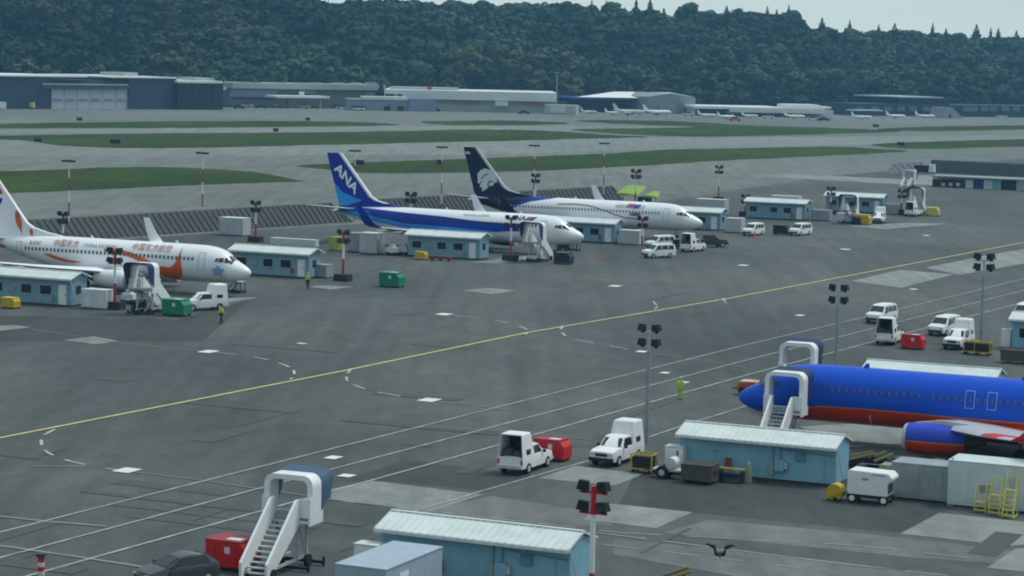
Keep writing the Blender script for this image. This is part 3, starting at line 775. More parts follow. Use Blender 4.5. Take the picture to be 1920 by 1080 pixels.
# ------------------------------------------------------------ stand offices (cabins with a shallow gable roof)
def shed(uv, label, kind, wallm=LBLUE, h0=0., L=10.4):
    p = U(*uv) if isinstance(uv, tuple) else uv
    root = thing('stand_office', label, 'cabin', p, AX, 'stand offices on the apron')
    D, H, RI, OV = 2.8, 2.78 if kind == 'front' else 2.42, .62, .48
    EX = .35 if kind == 'front' else .14
    rnd = random.Random(int(p.x * 7 + p.y))
    wl = MB().bb(-L, 0, 0, D, .18, H)
    wl.add([(-L, 0, H), (-L, D, H), (-L, D / 2, H + RI - .06)], [(0, 1, 2)]).add([(0, 0, H), (0, D, H), (0, D / 2, H + RI - .06)], [(0, 2, 1)])
    wall = wl.build('wall', wallm, root)
    MB().bb(-L + .1, -.1, .1, D - .1, 0, .18).build('skid_base', DGREY, root)
    mb = MB(); e = .09
    zr = H + RI; ze = H + .02
    for y0, y1, z0, z1 in ((-OV, D / 2, ze, zr), (D + OV, D / 2, ze, zr)):
        a, b = -L - EX, EX
        mb.add([(a, y0, z0), (b, y0, z0), (b, y1, z1), (a, y1, z1), (a, y0, z0 + e), (b, y0, z0 + e), (b, y1, z1 + e), (a, y1, z1 + e)],
               [(3, 2, 1, 0), (4, 5, 6, 7), (0, 1, 5, 4), (1, 2, 6, 5), (2, 3, 7, 6), (3, 0, 4, 7)])
        k = int((b - a) / .42)
        for i in range(k + 1):
            x = a + .03 + (b - a - .06) * i / k
            mb.bar((x, y0, z0 + e + .012), (x, y1, z1 + e + .012), .05, .05)
    mb.bar((-L - EX, D / 2, zr + e + .02), (EX, D / 2, zr + e + .02), .22, .06)
    rf = mb.build('roof', ROOF, root)
    MB().bb(-L - EX + .01, EX - .01, -OV - .06, -OV - .003, ze - .10, ze + .06).build('gutter', W2, rf)
    if kind == 'front':
        for x, w in ((-9.1, 1.25), (-5.5, 1.2), (-3.1, 1.3)):
            wd = MB().bb(x - w / 2, x + w / 2, -.04, -.004, 1.15, 2.05).build('window', GLASS, root)
            mb = MB()
            mb.bb(x - w / 2 - .06, x + w / 2 + .06, -.055, -.006, 2.052, 2.11)
            mb.build('window_head', LGREY, wd); MB().bb(x - w / 2 - .06, x + w / 2 + .06, -.07, -.006, 1.09, 1.148).build('window_sill', LGREY, wd)
        MB().bb(-7.6, -6.9, -.12, -.004, 1.25, 1.75).build('air_vent', GREY, root)
        d = MB().bb(-1.5, -.55, -.05, -.004, .2, 2.2).build('door', W_, root)
        MB().bb(-.72, -.64, -.10, -.053, 1.1, 1.25).build('handle', DGREY, d)
        MB().bb(-2.35, -2.1, -.2, -.004, .5, 1.2).build('meter_box', REDW if rnd.random() < .5 else GREY, root)
        MB().bb(.004, .05, .9, 1.7, 1.3, 2.1).build('window', GLASS, root)
    else:
        MB().bb(-3.9, -3.3, -.35, -.004, .75, 1.45).build('electrical_box', LBLUE, root)
        MB().bb(-4.3, -4.0, -.22, -.004, .45, 1.35).build('meter_box', GREY, root)
        MB().bb(-3.5, -3.1, -.28, -.004, .9, 1.35).build('junction_box', LGREY, root)
        d = MB().bb(-1.75, -.75, -.05, -.004, .2, 2.1).build('door', mat('turquoise door', (.22, .45, .52), .6, .1), root)
        MB().bb(-2.6, -2.0, -.12, -.004, 1.45, 1.95).build('air_vent', mat('blue green vent', (.10, .25, .32), .6, .2), root)
        for a, b in (((-4.1, -.06, 2.35), (-4.1, -.06, 1.35)), ((-3.6, -.06, 2.35), (-3.6, -.06, 1.45)), ((-3.6, -.06, 2.1), (-.1, -.06, 1.95)), ((-2.3, -.06, 2.35), (-2.3, -.06, 1.95))):
            MB().tube(a, b, .045, n=6).build('conduit', mat('blue grey pipe', (.16, .27, .34), .6, .1), root)
        MB().bb(-7.2, -6.85, -.25, -.004, .55, 1.25).build('fire_cabinet', REDW, root)
        MB().tube((-8.0, -.03, 1.1), (-8.0, -.03, 1.7), .03).tube((-8.3, -.03, 1.6), (-7.7, -.03, 1.6), .03).build('wall_bracket', GREY, root)
        MB().bb(-L + .1, -.1, -.03, -.004, 2.2, 2.28).build('cable_tray', mat('blue grey pipe', (.16, .27, .34)), root)
    MB().tube((.15, -OV + .1, ze), (.35, .6, .3), .045, n=6).build('downpipe', W2, root)
    return root
shed((133, 576), 'pale blue stand office in front of the orange feathered airliner wing', 'front', LBLUE2)
shed((579, 523), 'grey blue stand office between the orange feathered nose and a lamp mast', 'front', LBLUE2)
shed((899, 488), 'pale blue stand office below the stripe of the ANA airliner', 'front', LBLUE2)
shed((1152, 457), 'pale blue stand office behind the nose of the ANA airliner', 'front', LBLUE2)
shed((1350, 433), 'pale blue stand office behind the nose of the navy tailed airliner', 'front', LBLUE2)
shed((1509, 414), 'pale blue stand office behind the parked van and dark bin', 'front', LBLUE2)
shed((1654, 401), 'farthest pale blue stand office beside white stair frames', 'front', LBLUE2)
shed((1566, 914), 'turquoise blue stand office in front of the blue and red airliner', 'rear')
sp = U(1067, 1033, 2.5); sp.z = 0
shed(sp + YL * .48 - XL * .14, 'blue stand office with a white ribbed roof cut by the bottom edge', 'rear')
sp = U(1884, 693, 3.1); sp.z = 0
shed(sp - YL * 1.4 - XL * .35, 'stand office showing only its white roof beyond the blue fuselage', 'rear')
sp = U(1897, 655); sp.z = 0
shed(sp + XL * 10.4, 'blue stand office cut by the right edge of the picture', 'front')

# ------------------------------------------------------------ boarding stairs with an arched hood
def airstairs(loc, rz, label, PZ=2.72, frame=W_, AH=2.55):
    root = thing('boarding_stairs', label, 'boarding stairs', loc, rz, 'boarding stairs')
    Wd = 2.75
    # arch: rounded portal
    def arch(w, z0, z1, r, n=6):
        pts = [(-w, z0), (-w, z1 - r)]
        pts += [(-w + r - r * math.cos(math.pi / 2 * i / n), z1 - r + r * math.sin(math.pi / 2 * i / n)) for i in range(1, n + 1)]
        pts += [(w - r + r * math.sin(math.pi / 2 * i / n), z1 - r + r * math.cos(math.pi / 2 * i / n)) for i in range(0, n + 1)]
        pts += [(w, z0)]
        return pts
    hw = Wd / 2; zt = PZ + AH
    o_, i_ = arch(hw, PZ - .35, zt, .55), arch(hw - .3, PZ - .35, zt - .26, .35)
    n = len(o_)
    mb = MB(); vs = []
    for x in (.0, 1.05):
        vs += [(x, y, z) for y, z in o_] + [(x, y, z) for y, z in i_]
    fs = []
    for k in range(n - 1):
        fs += [(k, k + 1, n + k + 1, n + k), (2 * n + k, 3 * n + k, 3 * n + k + 1, 2 * n + k + 1), (k, 2 * n + k, 2 * n + k + 1, k + 1), (n + k, n + k + 1, 3 * n + k + 1, 3 * n + k)]
    fs += [(0, n, 3 * n, 2 * n), (n - 1, 3 * n - 1, 4 * n - 1, 2 * n - 1)]
    # legs of the arch stay open in the upper half: light frame
    mb.add(vs, fs); mb.build('arch', frame, root)
    for sd in (-1, 1):
        MB().bb(-.25, 1.3, sd * (hw - .06) - .05 + (0 if sd < 0 else 0), sd * (hw - .06) + .05, PZ - .42, PZ + 1.0).build('side_panel', frame, root)
        MB().bb(1.06, 1.3, min(sd * .72, sd * (hw - .12)), max(sd * .72, sd * (hw - .12)), PZ - .3, PZ + .95).build('front_panel', frame, root)
    # folding hood on the aircraft side
    h0, h1 = arch(hw + .03, PZ + .2, zt + .02, .55), arch(hw + .06, PZ + .9, zt + .12, .55)
    vs = []
    for x, pr, dz in ((-.003, h0, 0), (-1.25, h1, 0)):
        for y, z in pr:
            xx = x if z > zt - .8 else x * (.25 + .75 * max(0, (z - PZ) / (zt - .8 - PZ)))
            vs.append((xx, y, z))
    for x, pr in ((-.003, arch(hw - .05, PZ + .2, zt - .07, .5)), (-1.2, arch(hw - .03, PZ + .9, zt + .03, .5))):
        for y, z in pr:
            xx = x if z > zt - .8 else x * (.25 + .75 * max(0, (z - PZ) / (zt - .8 - PZ)))
            vs.append((xx, y, z))
    fs = [(k, k + 1, n + k + 1, n + k) for k in range(n - 1)] + [(2 * n + k, 3 * n + k, 3 * n + k + 1, 2 * n + k + 1) for k in range(n - 1)]
    fs += [(n + k, n + k + 1, 3 * n + k + 1, 3 * n + k) for k in range(n - 1)] + [(k, 2 * n + k, 2 * n + k + 1, k + 1) for k in range(n - 1)]
    MB().add(vs, fs).build('hood', HOODB if 'empty' in label else NAVY, root)
    MB().bb(-.5, 1.3, -hw + .12, hw - .12, PZ - .16, PZ).build('platform', GREY, root)
    # flight
    run = 3.6; x0 = 1.3
    for sd in (-1, 1):
        y = sd * .72
        pr = [(x0, PZ - .35), (x0, PZ + .95), (x0 + .35, PZ + .95), (x0 + run, .95), (x0 + run, .15), (x0 + run - .3, .12)]
        MB().prism(pr, y - .07, y + .07).build('stringer', frame, root)
    nt = 12
    for k in range(nt):
        z = PZ - .2 - (PZ - .35) * k / (nt - 1); x = x0 + .15 + (run - .4) * k / (nt - 1)
        MB().box((x, 0, z), (.3, 1.29, .05)).build('tread', LGREY, root)
    # undercarriage
    mb = MB()
    mb.bb(-.3, x0 + run - .3, -.55, -.45, .42, .56).bb(-.3, x0 + run - .3, .45, .55, .42, .56)
    mb.bar((.1, -.6, .5), (.1, -.6, PZ - .17), .12).bar((.1, .6, .5), (.1, .6, PZ - .17), .12).bar((1.1, -.6, .5), (1.1, -.6, PZ - .17), .12).bar((1.1, .6, .5), (1.1, .6, PZ - .17), .12)
    mb.bar((.1, -.6, .7), (1.1, -.6, PZ - .4), .07).bar((.1, .6, .7), (1.1, .6, PZ - .4), .07)
    mb.build('undercarriage', LGREY, root)
    mb = MB().bar((-.2, -1.5, .2), (-.2, 1.5, .2), .16).bar((1.6, -1.5, .2), (1.6, 1.5, .2), .16)
    for x in (-.2, 1.6):
        for y in (-1.45, 1.45): mb.tube((x, y, 0), (x, y, .5), .07)
    mb.build('outrigger', mat('dark blue steel', (.012, .02, .07), .5, .2), root)
    for x in (.2, x0 + run - .6):
        for y in (-.75, .75): MB().tube((x, y - .1, .32), (x, y + .1, .32), .32, n=14).build('wheel', RUBBER, root, True)
    return root
SV = math.atan2(-YL.y, -YL.x)
def under(u, v, h): p = U(u, v, h); return Vector((p.x, p.y, 0))
airstairs(under(557, 960, 2.72) , SV + .06, 'empty white boarding stairs with a steel blue hood standing by the red bin', AH=2.12)
airstairs(under(1477, 764, 2.72), SV + .02, 'white boarding stairs docked at the near side of the blue and red airliner')
airstairs(under(1500, 703, 2.72), SV + .02, 'white boarding stairs standing beyond the blue and red airliner')
airstairs(under(266, 541, 2.6), SV + math.pi + .05, 'white boarding stairs in front of the orange feathered airliner engine', 2.6)
airstairs(under(999, 454, 2.6), SV + math.pi, 'white boarding stairs beside the nose of the ANA airliner', 2.6)
airstairs(under(1591, 394, 2.3), SV + math.pi, 'white boarding stairs before the farthest stand office', 2.3)
airstairs(under(1717, 379, 2.3), SV + math.pi, 'white boarding stairs between the farthest office and a yellow bin', 2.3)
airstairs(under(1706, 340, 1.4), SV, 'small far white boarding stairs by the pale concrete strip', 1.4)

# ------------------------------------------------------------ masts
def lamp_head(parent, x, y, z, yaw, tilt, s=1.):
    h = MB().box((x, y, z), (.62 * s, .42 * s, .46 * s), yaw, (.8, .8), tilt).box((x + .05 * math.cos(yaw), y + .05 * math.sin(yaw), z - .28 * s), (.2 * s, .2 * s, .16 * s), yaw).build('lamp_head', BLACK, parent)
    q = Matrix.Rotation(yaw, 3, 'Z') @ Matrix.Rotation(tilt, 3, 'Y')
    c = Vector((x, y, z)) + q @ Vector((0, -.222 * s, 0))
    MB().box(c, (.5 * s, .02, .36 * s), yaw, (1, 1), tilt).build('lens', GLASS, h)
def mast(uv, top_v, label, style, hgt=None, heads=4, s=1., base=True):
    p = U(*uv); d = (p - Vector((0, 0, HC))).length
    H = hgt or (uv[1] - top_v) / (F / d) / .995
    root = thing('floodlight_mast', label, 'floodlight mast', p, AX, 'floodlight masts around the stands')
    red, wh = (REDP if style == 'red' else REDW), W_
    if style == 'grey':
        MB().tube((0, 0, 0), (0, 0, H - 1.9), .17, .12, 10).build('pole', GREY, root, True)
        pm = LGREY
        MB().tube((0, 0, H - 1.9), (0, 0, H - .5), .10, .09).build('mast_top', LGREY, root)
    else:
        zb = .8 if base else 0
        lo = .34 if style != 'red' else .12
        bands = [(zb, zb + (H - zb) * lo, red), (zb + (H - zb) * lo, H - 1.7, wh), (H - 1.7, H - .3, red if style != 'dark' else DGREY)]
        for a, b, m in bands: MB().tube((0, 0, a), (0, 0, b), .14, .13, 10).build('pole_band', m, root, True)
        pm = red if style == 'red' else DGREY
        if base: MB().box((0, 0, .4), (1.9, 1.3, .8), 0, (.94, .94)).build('ballast_block', mat('dark ballast', (.028, .028, .03), .8, .3), root)
    for z, k in ((H - .62, 0), (H - 1.62, 1)):
        arm = MB().bar((-.72 * s, 0, z), (.72 * s, 0, z), .12, .12).build('crossarm', pm, root)
        if k == 0 or heads >= 4:
            lamp_head(root, -.52 * s, -.05, z + .34 * s, .25, .12, s); lamp_head(root, .52 * s, -.05, z + .34 * s, -.35, -.12, s)
            if heads > 4: lamp_head(root, .0, .3, z + .34 * s, 2.8, 0, s)
    return root
mast((1212, 832), 607, 'grey floodlight mast behind the white pickup with a tall cap', 'grey')
mast((1566, 727), 534, 'grey floodlight mast rising behind the blue fuselage', 'grey')
mast((1839, 642), 480, 'grey floodlight mast with spread heads near the right edge', 'grey', s=1.25)
mast((1108, 1128), 900, 'bright red topped floodlight mast at the end of the bottom stand office', 'red', base=True)
mast((215, 580), 466, 'red and white floodlight mast by the airliner engine', 'rw', s=1.1)
mast((643, 527), 430, 'red and white floodlight mast between the grey office and green bin', 'rw')
mast((479, 454), 376, 'red and white floodlight mast behind the orange feathered airliner nose', 'dark')
mast((957, 489), 403, 'red and white floodlight mast in front of the ANA lettering stripe', 'rw')
mast((1204, 462), 405, 'short red and white mast beside the white vans', 'rw', base=False)
mast((118, 470), 397, 'dark headed floodlight mast rising behind the orange feathered tail', 'dark')
mast((770, 425), 361, 'floodlight mast head showing over the ANA fuselage', 'dark', s=1.2)
mast((1003, 400), 325, 'floodlight mast rising behind the navy tailed fuselage', 'dark')
mast((1191, 392), 318, 'floodlight mast standing by the lime green wing', 'dark', s=1.2)
mast((1347, 377), 310, 'red and white floodlight mast on the open apron beyond the navy tailed nose', 'rw')
mast((1397, 405), 364, 'pale floodlight mast beside the parked white minivan', 'dark')
mast((1557, 402), 350, 'floodlight mast left of the farthest stand office', 'dark')
mast((1690, 402), 355, 'pale floodlight mast right of the farthest stand office', 'dark')
def tall_mast(uv, top_v, label):
    p = U(*uv); d = (p - Vector((0, 0, HC))).length
    H = (uv[1] - top_v) / (F / d)
    root = thing('striped_mast', label, 'light mast', p, AX, 'tall striped masts along the blast fence')
    zs = [0, .16, .30, .47, .62, .78, 1]
    for i in range(6):
        MB().tube((0, 0, zs[i] * H), (0, 0, zs[i + 1] * H - (.2 if i == 5 else 0)), .12 - .008 * i, .115 - .008 * i, 8).build('pole_band', W_ if i % 2 == 1 else REDW, root, True)
    hb = MB().bar((-.95, 0, H - .2), (.95, 0, H - .2), .14, .1).build('crossarm', DGREY, root)
    for x in (-.8, -.28, .28, .8): MB().box((x, -.12, H - .08), (.42, .5, .22), 0, (.9, .9)).build('lamp_head', BLACK, root)
tall_mast((129, 450), 303, 'tall striped mast above the orange feathered airliner')
tall_mast((379, 432), 287, 'tall striped mast by the grey equipment box and blast fence')
tall_mast((664, 413), 282, 'tall striped mast right behind the ANA tail fin')
tall_mast((827, 403), 275, 'tall striped mast between the two tail fins')
tall_mast((1000, 391), 272, 'tall striped mast rising over the navy tailed fuselage')
tall_mast((1131, 382), 268, 'tall striped mast nearest the lime green wing')

# ------------------------------------------------------------ road vehicles (local +x is forward)
def wheels(root, xs, half, r, w=.22):
    for x in xs:
        for sd in (-1, 1):
            y = sd * half
            t = MB().tube((x, y - w / 2, r), (x, y + w / 2, r), r, n=18).build('wheel', RUBBER, root, True)
            MB().tube((x, y + sd * (w / 2 + .004), r), (x, y + sd * (w / 2 + .02), r), r * .58, n=12).build('rim', LGREY, t)
def hull(secs):                          # (x, z0, half width bottom, z1, half width top): car body by cross sections
    mb = MB(); rings = []
    for x, z0, w0, zs, w1, z1, w2 in secs:
        rings.append([(x, -w0, z0), (x, -w1, zs), (x, -w2, z1), (x, 0, z1 + .03), (x, w2, z1), (x, w1, zs), (x, w0, z0)])
    return mb.loft(rings)
def pickup(label, loc, rz, cap='closed', paint=W_, grp='white pickups with tall caps'):
    r = thing('pickup_truck', label, 'pickup', loc, rz, grp)
    hull([(2.42, .45, .76, .62, .8, .86, .74), (2.36, .36, .82, .72, .86, .98, .80), (1.95, .34, .86, .8, .89, 1.08, .82), (1.0, .34, .87, .85, .9, 1.12, .84), (.95, .34, .87, .85, .9, 1.12, .84), (-.75, .34, .87, .85, .9, 1.12, .86), (-.8, .36, .87, .85, .9, 1.12, .87), (-2.45, .42, .86, .85, .9, 1.12, .87)]).build('body', paint, r, True)
    hull([(1.0, 1.1, .80, 1.14, .8, 1.15, .78), (.38, 1.1, .82, 1.4, .76, 1.72, .66), (.1, 1.1, .82, 1.4, .77, 1.76, .67), (-.6, 1.1, .82, 1.4, .77, 1.76, .67), (-.78, 1.1, .82, 1.4, .77, 1.68, .66)]).build('cab', paint, r, True)
    MB().add([(.99, -.72, 1.17), (.99, .72, 1.17), (.44, .62, 1.68), (.44, -.62, 1.68)], [(0, 1, 2, 3)]).add([(.96, -.72, 1.14), (.96, .72, 1.14), (.41, .62, 1.65), (.41, -.62, 1.65)], [(3, 2, 1, 0)]).build('windscreen', GLASS, r)
    for sd in (-1, 1):
        MB().loft([[(x, sd * (y + o), z) for x, y, z in ((.72, .80, 1.18), (-.62, .805, 1.18), (-.6, .70, 1.66), (.34, .70, 1.66))] for o in (.0, .02)]).build('side_window', GLASS, r)
        MB().box((.75, sd * .98, 1.2), (.12, .2, .18)).build('mirror', BLACK, r)
        MB().box((2.36, sd * .62, .82), (.12, .3, .16)).build('headlight', mat('headlamp glass', (.6, .62, .62), .2, .05), r)
        MB().box((-2.46, sd * .8, .85), (.04, .13, .3)).build('tail_light', REDP, r)
    MB().box((2.42, 0, .8), (.06, .86, .2)).build('grille', BLACK, r)
    MB().box((2.46, 0, .5), (.2, 1.7, .22)).build('front_bumper', BLACK if cap != 'open' else LGREY, r)
    MB().box((-2.52, 0, .52), (.16, 1.7, .18)).build('rear_bumper', LGREY, r)
    wheels(r, (1.55, -1.5), .80, .36)
    if cap:
        zt = 2.55; f0, b0 = -.55, -2.42
        def wallp(y): return [(f0, y, 1.125), (b0, y, 1.125), (b0 + .06, y * .84, zt), (f0 - .42, y * .84, zt)]
        cp = MB()
        for sd in (-1, 1):
            a, b = wallp(sd * .87), wallp(sd * .83)
            cp.add(a + b, [(0, 1, 2, 3), (7, 6, 5, 4), (0, 4, 5, 1), (1, 5, 6, 2), (2, 6, 7, 3), (3, 7, 4, 0)])
        a, b = wallp(-.83), wallp(.83)
        cp.add([a[0], b[0], b[3], a[3], a[0] + (), ] if False else [a[0], b[0], b[3], a[3]], [(0, 1, 2, 3)])
        cp.add([(f0 - .42, -.73, zt - .002), (f0 - .42, .73, zt - .002), (b0 + .06, .73, zt - .002), (b0 + .06, -.73, zt - .002), (f0 - .5, -.66, zt + .07), (f0 - .5, .66, zt + .07), (b0 + .12, .66, zt + .07), (b0 + .12, -.66, zt + .07)],
               [(0, 1, 2, 3), (7, 6, 5, 4), (0, 4, 5, 1), (1, 5, 6, 2), (2, 6, 7, 3), (3, 7, 4, 0)])
        c = cp.build('cap', paint, r)
        for sd in (-1, 1):
            MB().box((-1.5, sd * .857, 1.42), (.62, .03, .34)).build('cap_window', GLASS, c)
        if cap == 'open':
            MB().bb(-2.30, -.7, -.78, .78, 1.0, 1.13).build('bed_floor', BLACK, r)
            MB().bb(-.95, -.90, -.72, .72, 1.13, 2.4).build('bulkhead', BLACK, r)
            MB().box((-1.7, .35, 1.38), (.8, .6, .5)).box((-1.6, -.3, 1.3), (.9, .5, .34)).box((-1.4, -.5, 1.75), (.6, .3, .5)).build('tool_chest', DGREY, r)
        else:
            MB().add([(b0, -.8, 1.13), (b0, .8, 1.13), (b0 + .06, .7, 2.5), (b0 + .06, -.7, 2.5)], [(0, 1, 2, 3)]).build('cap_door', paint, c)
    return r
def van(label, loc, rz, paint=W_, grp='white vans', kind='van'):
    r = thing('van', label, 'van', loc, rz, grp)
    H = 1.85
    hull([(2.25, .42, .72, .6, .76, .82, .7), (2.18, .34, .82, .66, .86, .95, .78), (1.45, .32, .86, .8, .89, 1.12, .82), (.7, .32, .87, 1.1, .88, H - .1, .68), (.3, .32, .87, 1.1, .88, H, .7), (-1.9, .32, .87, 1.1, .88, H, .7), (-2.2, .36, .86, 1.1, .87, H - .12, .68), (-2.3, .42, .84, 1.0, .86, 1.1, .84)]).build('body', paint, r, True)
    MB().loft([[(x + o, y, z + o) for x, y, z in ((1.38, -.76, 1.16), (1.38, .76, 1.16), (.76, .64, H - .14), (.76, -.64, H - .14))] for o in (0, .025)]).build('windscreen', GLASS, r)
    for sd in (-1, 1):
        for a, b in ((.95, .05), (-.05, -1.0), (-1.1, -1.95)):
            MB().loft([[(x, sd * (y + o), z) for x, y, z in ((a, .875, 1.15), (b, .875, 1.15), (b + .03, .74, H - .18), (min(a, .62) if a > .5 else a - .03, .74, H - .18))] for o in (0., .02)]).build('side_window', GLASS, r)
        MB().box((2.2, sd * .62, .78), (.12, .3, .18)).build('headlight', mat('headlamp glass', (.6, .62, .62), .2), r)
        MB().box((1.0, sd * .98, 1.15), (.12, .18, .16)).build('mirror', BLACK, r)
    MB().box((2.28, 0, .52), (.08, 1.5, .2)).build('front_bumper', BLACK, r)
    MB().box((-2.26, 0, 1.42), (.05, 1.3, .5)).build('rear_window', GLASS, r)
    wheels(r, (1.4, -1.35), .80, .33)
    return r
def car(label, loc, rz, paint, dark):
    r = thing('parked_car', label, 'car', loc, rz, None)
    hull([(2.05, .36, .6, .5, .7, .66, .6), (1.95, .3, .76, .56, .82, .8, .72), (1.1, .28, .84, .66, .88, .98, .76), (.9, .28, .84, .68, .88, 1.02, .76), (-1.7, .28, .84, .7, .88, 1.06, .76), (-2.0, .34, .76, .68, .82, .98, .70)]).build('body', paint, r, True)
    hull([(1.0, .95, .76, 1.0, .74, 1.02, .7), (.1, .95, .8, 1.1, .72, 1.42, .56), (-.5, .95, .8, 1.1, .73, 1.48, .58), (-1.4, .95, .8, 1.1, .72, 1.42, .56), (-1.95, .95, .7, 1.0, .68, 1.06, .62)]).build('roof_shell', paint, r, True)
    MB().loft([[(x + o, y, z + o) for x, y, z in ((.93, -.66, 1.05), (.93, .66, 1.05), (.18, .54, 1.40), (.18, -.54, 1.40))] for o in (0, .025)]).build('windscreen', GLASS, r)
    MB().loft([[(x - o, y, z + o) for x, y, z in ((-1.9, -.6, 1.1), (-1.9, .6, 1.1), (-1.42, .52, 1.40), (-1.42, -.52, 1.40))] for o in (0, .025)]).build('rear_window', GLASS, r)
    for sd in (-1, 1):
        MB().loft([[(x, sd * (y + o), z) for x, y, z in ((.75, .76, 1.06), (-1.5, .76, 1.08), (-1.3, .6, 1.38), (.05, .6, 1.40))] for o in (0., .025)]).build('side_window', GLASS, r)
        MB().box((1.96, sd * .58, .66), (.16, .28, .14)).build('headlight', mat('headlamp glass', (.6, .62, .62), .2), r)
        MB().box((.7, sd * .95, 1.05), (.12, .2, .14)).build('mirror', dark, r)
    MB().box((2.03, 0, .45), (.06, 1.0, .14)).build('grille', BLACK, r)
    wheels(r, (1.25, -1.3), .74, .31)
    return r
pickup('white pickup with an open tall cap parked left of a red bin', U(985, 880), hd(24), 'open')
pickup('white pickup with a closed tall cap facing the camera beside the grey mast', U(1156, 866), hd(207), 'closed')
pickup('white pickup with a closed tall cap beside the green bin and walking worker', U(380, 581), hd(236), 'closed')
pickup('white pickup with an open tall cap left of the far red bin', U(1668, 643), hd(22), 'open')
pickup('white pickup with a closed tall cap beside yellow framed carts', U(1797, 652), hd(206), 'closed')
pickup('white pickup with an open tall cap behind a dark pickup', U(1299, 471), hd(30), 'open')
pickup('far white pickup with an open tall cap below far white stairs', U(1713, 405), hd(30), 'open')
pickup('far white pickup with a closed tall cap beside the orange yellow bin', U(1648, 418), hd(195), 'closed')
pickup('dark grey pickup without a cap parked beyond the vans', U(1331, 463), hd(70), None, mat('dark pickup paint', (.03, .035, .038), .4, .1), 'other service vehicles')
van('white minivan parked alone beyond the red bin', U(1652, 604), hd(212))
van('white minivan with dark lower front beside the tall capped pickup', U(1770, 627), hd(214))
van('white van behind a white utility car near the short mast', U(1237, 466), hd(230))
van('white utility car in front of another white van', U(1234, 483), hd(238))
van('white minivan beside an orange cone near the pale mast', U(1412, 441), hd(212))
van('white minivan parked against a dark bin before the stand office', U(1500, 441), hd(216))
van('white van cut by the right edge of the picture', U(1921, 602), hd(205))
car('dark grey hatchback parked beside the red bin at the bottom edge', U(331, 1094), hd(232), CHARC, CHARC)

# ------------------------------------------------------------ bins and ground equipment
def bin_(label, uv, m, rz=0., s=1., L=1.95, H=1.25, sign=True):
    r = thing('waste_bin', label, 'bin', U(*uv), AX + rz, 'bins on the apron')
    D = 1.3
    pr = [(-L / 2, .16), (L / 2, .16), (L / 2, H * .72), (L / 2 - .28, H), (-L / 2, H)]
    b = MB().prism(pr, -D / 2, D / 2).build('body', m, r, bevel=.03)
    lid = MB().box((-.12, 0, H + .03), (L - .2, D + .06, .06)).build('lid', mat('faded ' + m.name, tuple(min(1, c * 1.1 + .035) for c in MCOL[m.name]), .5, .15), r)
    if sign:
        MB().box((.25, -.25, H + .075), (.7, .45, .012)).build('lid_label', W2, lid)
        MB().box((.1, -D / 2 - .01, H * .72), (.26, .012, .28)).build('sticker', W2, b)
    for x in (-L / 2 + .2, L / 2 - .2):
        for y in (-D / 2 + .15, D / 2 - .15): MB().tube((x, y - .05, .1), (x, y + .05, .1), .1, n=10).build('castor', RUBBER, r)
    for x in (-.5, .5): MB().bb(x - .04, x + .04, -D / 2 - .03, -D / 2 - .003, .2, H - .1).build('rib', m, b)
    for o in r.children: pass
    r.scale = (s, s, s)
    return r
MCOL = {'red paint': (.60, .012, .02), 'green paint': (.015, .21, .12), 'yellow paint': (.55, .38, .015), 'pale yellow paint': (.62, .58, .10), 'black': (.012, .013, .016), 'dark grey': (.06, .065, .07), 'olive steel': (.085, .09, .07), 'navy steel': (.018, .022, .05)}
NSTEEL = mat('navy steel', (.018, .022, .05), .5, .2)
bin_('red bin beside the pickup with an open tall cap', (1036, 862), REDP, s=1.1)
bin_('red bin beside the pickup with an open cap beyond the blue airliner', (1712, 654), REDP, s=1.05)
bin_('red bin behind the dark grey hatchback', (437, 1066), REDP, s=1.22)
bin_('green bin alone on the open apron', (735, 538), GREEN, s=1.3)
bin_('green bin in front of the white stairs and tall capped pickup', (332, 592), GREEN, s=1.3)
bin_('black bin under the nose of the ANA airliner', (1057, 495), NSTEEL, s=1.15, sign=False)
bin_('dark blue bin between the vans and the dark pickup', (1272, 466), NSTEEL, s=1.0, sign=False)
bin_('dark bin left of the white minivan', (1465, 440), BLACK, s=1.15, sign=False)
bin_('orange yellow bin beside the far capped pickup', (1619, 421), YEL, s=1.25, sign=False)
bin_('yellow bin alone right of the far white stairs', (1749, 405), LYEL, s=1.15, sign=False)
bin_('yellow bin against the stand office at the left edge', (20, 578), YEL, s=.85, sign=False)
bin_('small yellow bin against the stand office under the ANA stripe', (790, 487), YEL, s=.8, sign=False)

def crate(name, label, cat, uv, size, m, rz=0., parts=(), bevel=.0, grp=None, lift=.12):
    r = thing(name, label, cat, U(*uv) if isinstance(uv, tuple) else uv, AX + rz, grp)
    L, D, H = size
    MB().bb(-L / 2, L / 2, -D / 2, D / 2, lift, H).build('body', m, r, bevel=bevel)
    MB().bb(-L / 2 - .03, L / 2 + .03, -D / 2 - .03, D / 2 + .03, H + .003, H + .06).build('top', ROOF if m in (W_, W2, LGREY) else m, r)
    for x in (-L / 2 + .25, L / 2 - .25): MB().bb(x - .12, x + .12, -D / 2 + .1, D / 2 - .1, 0, lift - .003).build('skid', DGREY, r)
    n = max(1, int(L / 1.3))
    for i in range(n):
        x0 = -L / 2 + L * i / n + .12; x1 = -L / 2 + L * (i + 1) / n - .12
        MB().bb(x0, x1, -D / 2 - .03, -D / 2 - .003, lift + .15, H - .15).build('panel', m, r)
    for nm, a, mm in parts: MB().bb(*a).build(nm, mm, r)
    return r
G_EQ = 'equipment boxes beside the stand offices'
crate('equipment_box', 'grey equipment box against the blast fence by the striped mast', 'equipment box', (440, 441), (4.0, 2.2, 2.5), LGREY, grp=G_EQ)
crate('equipment_box', 'light grey equipment box behind the green bin and lamp mast', 'equipment box', (697, 475), (2.6, 2.2, 2.7), LGREY, grp=G_EQ)
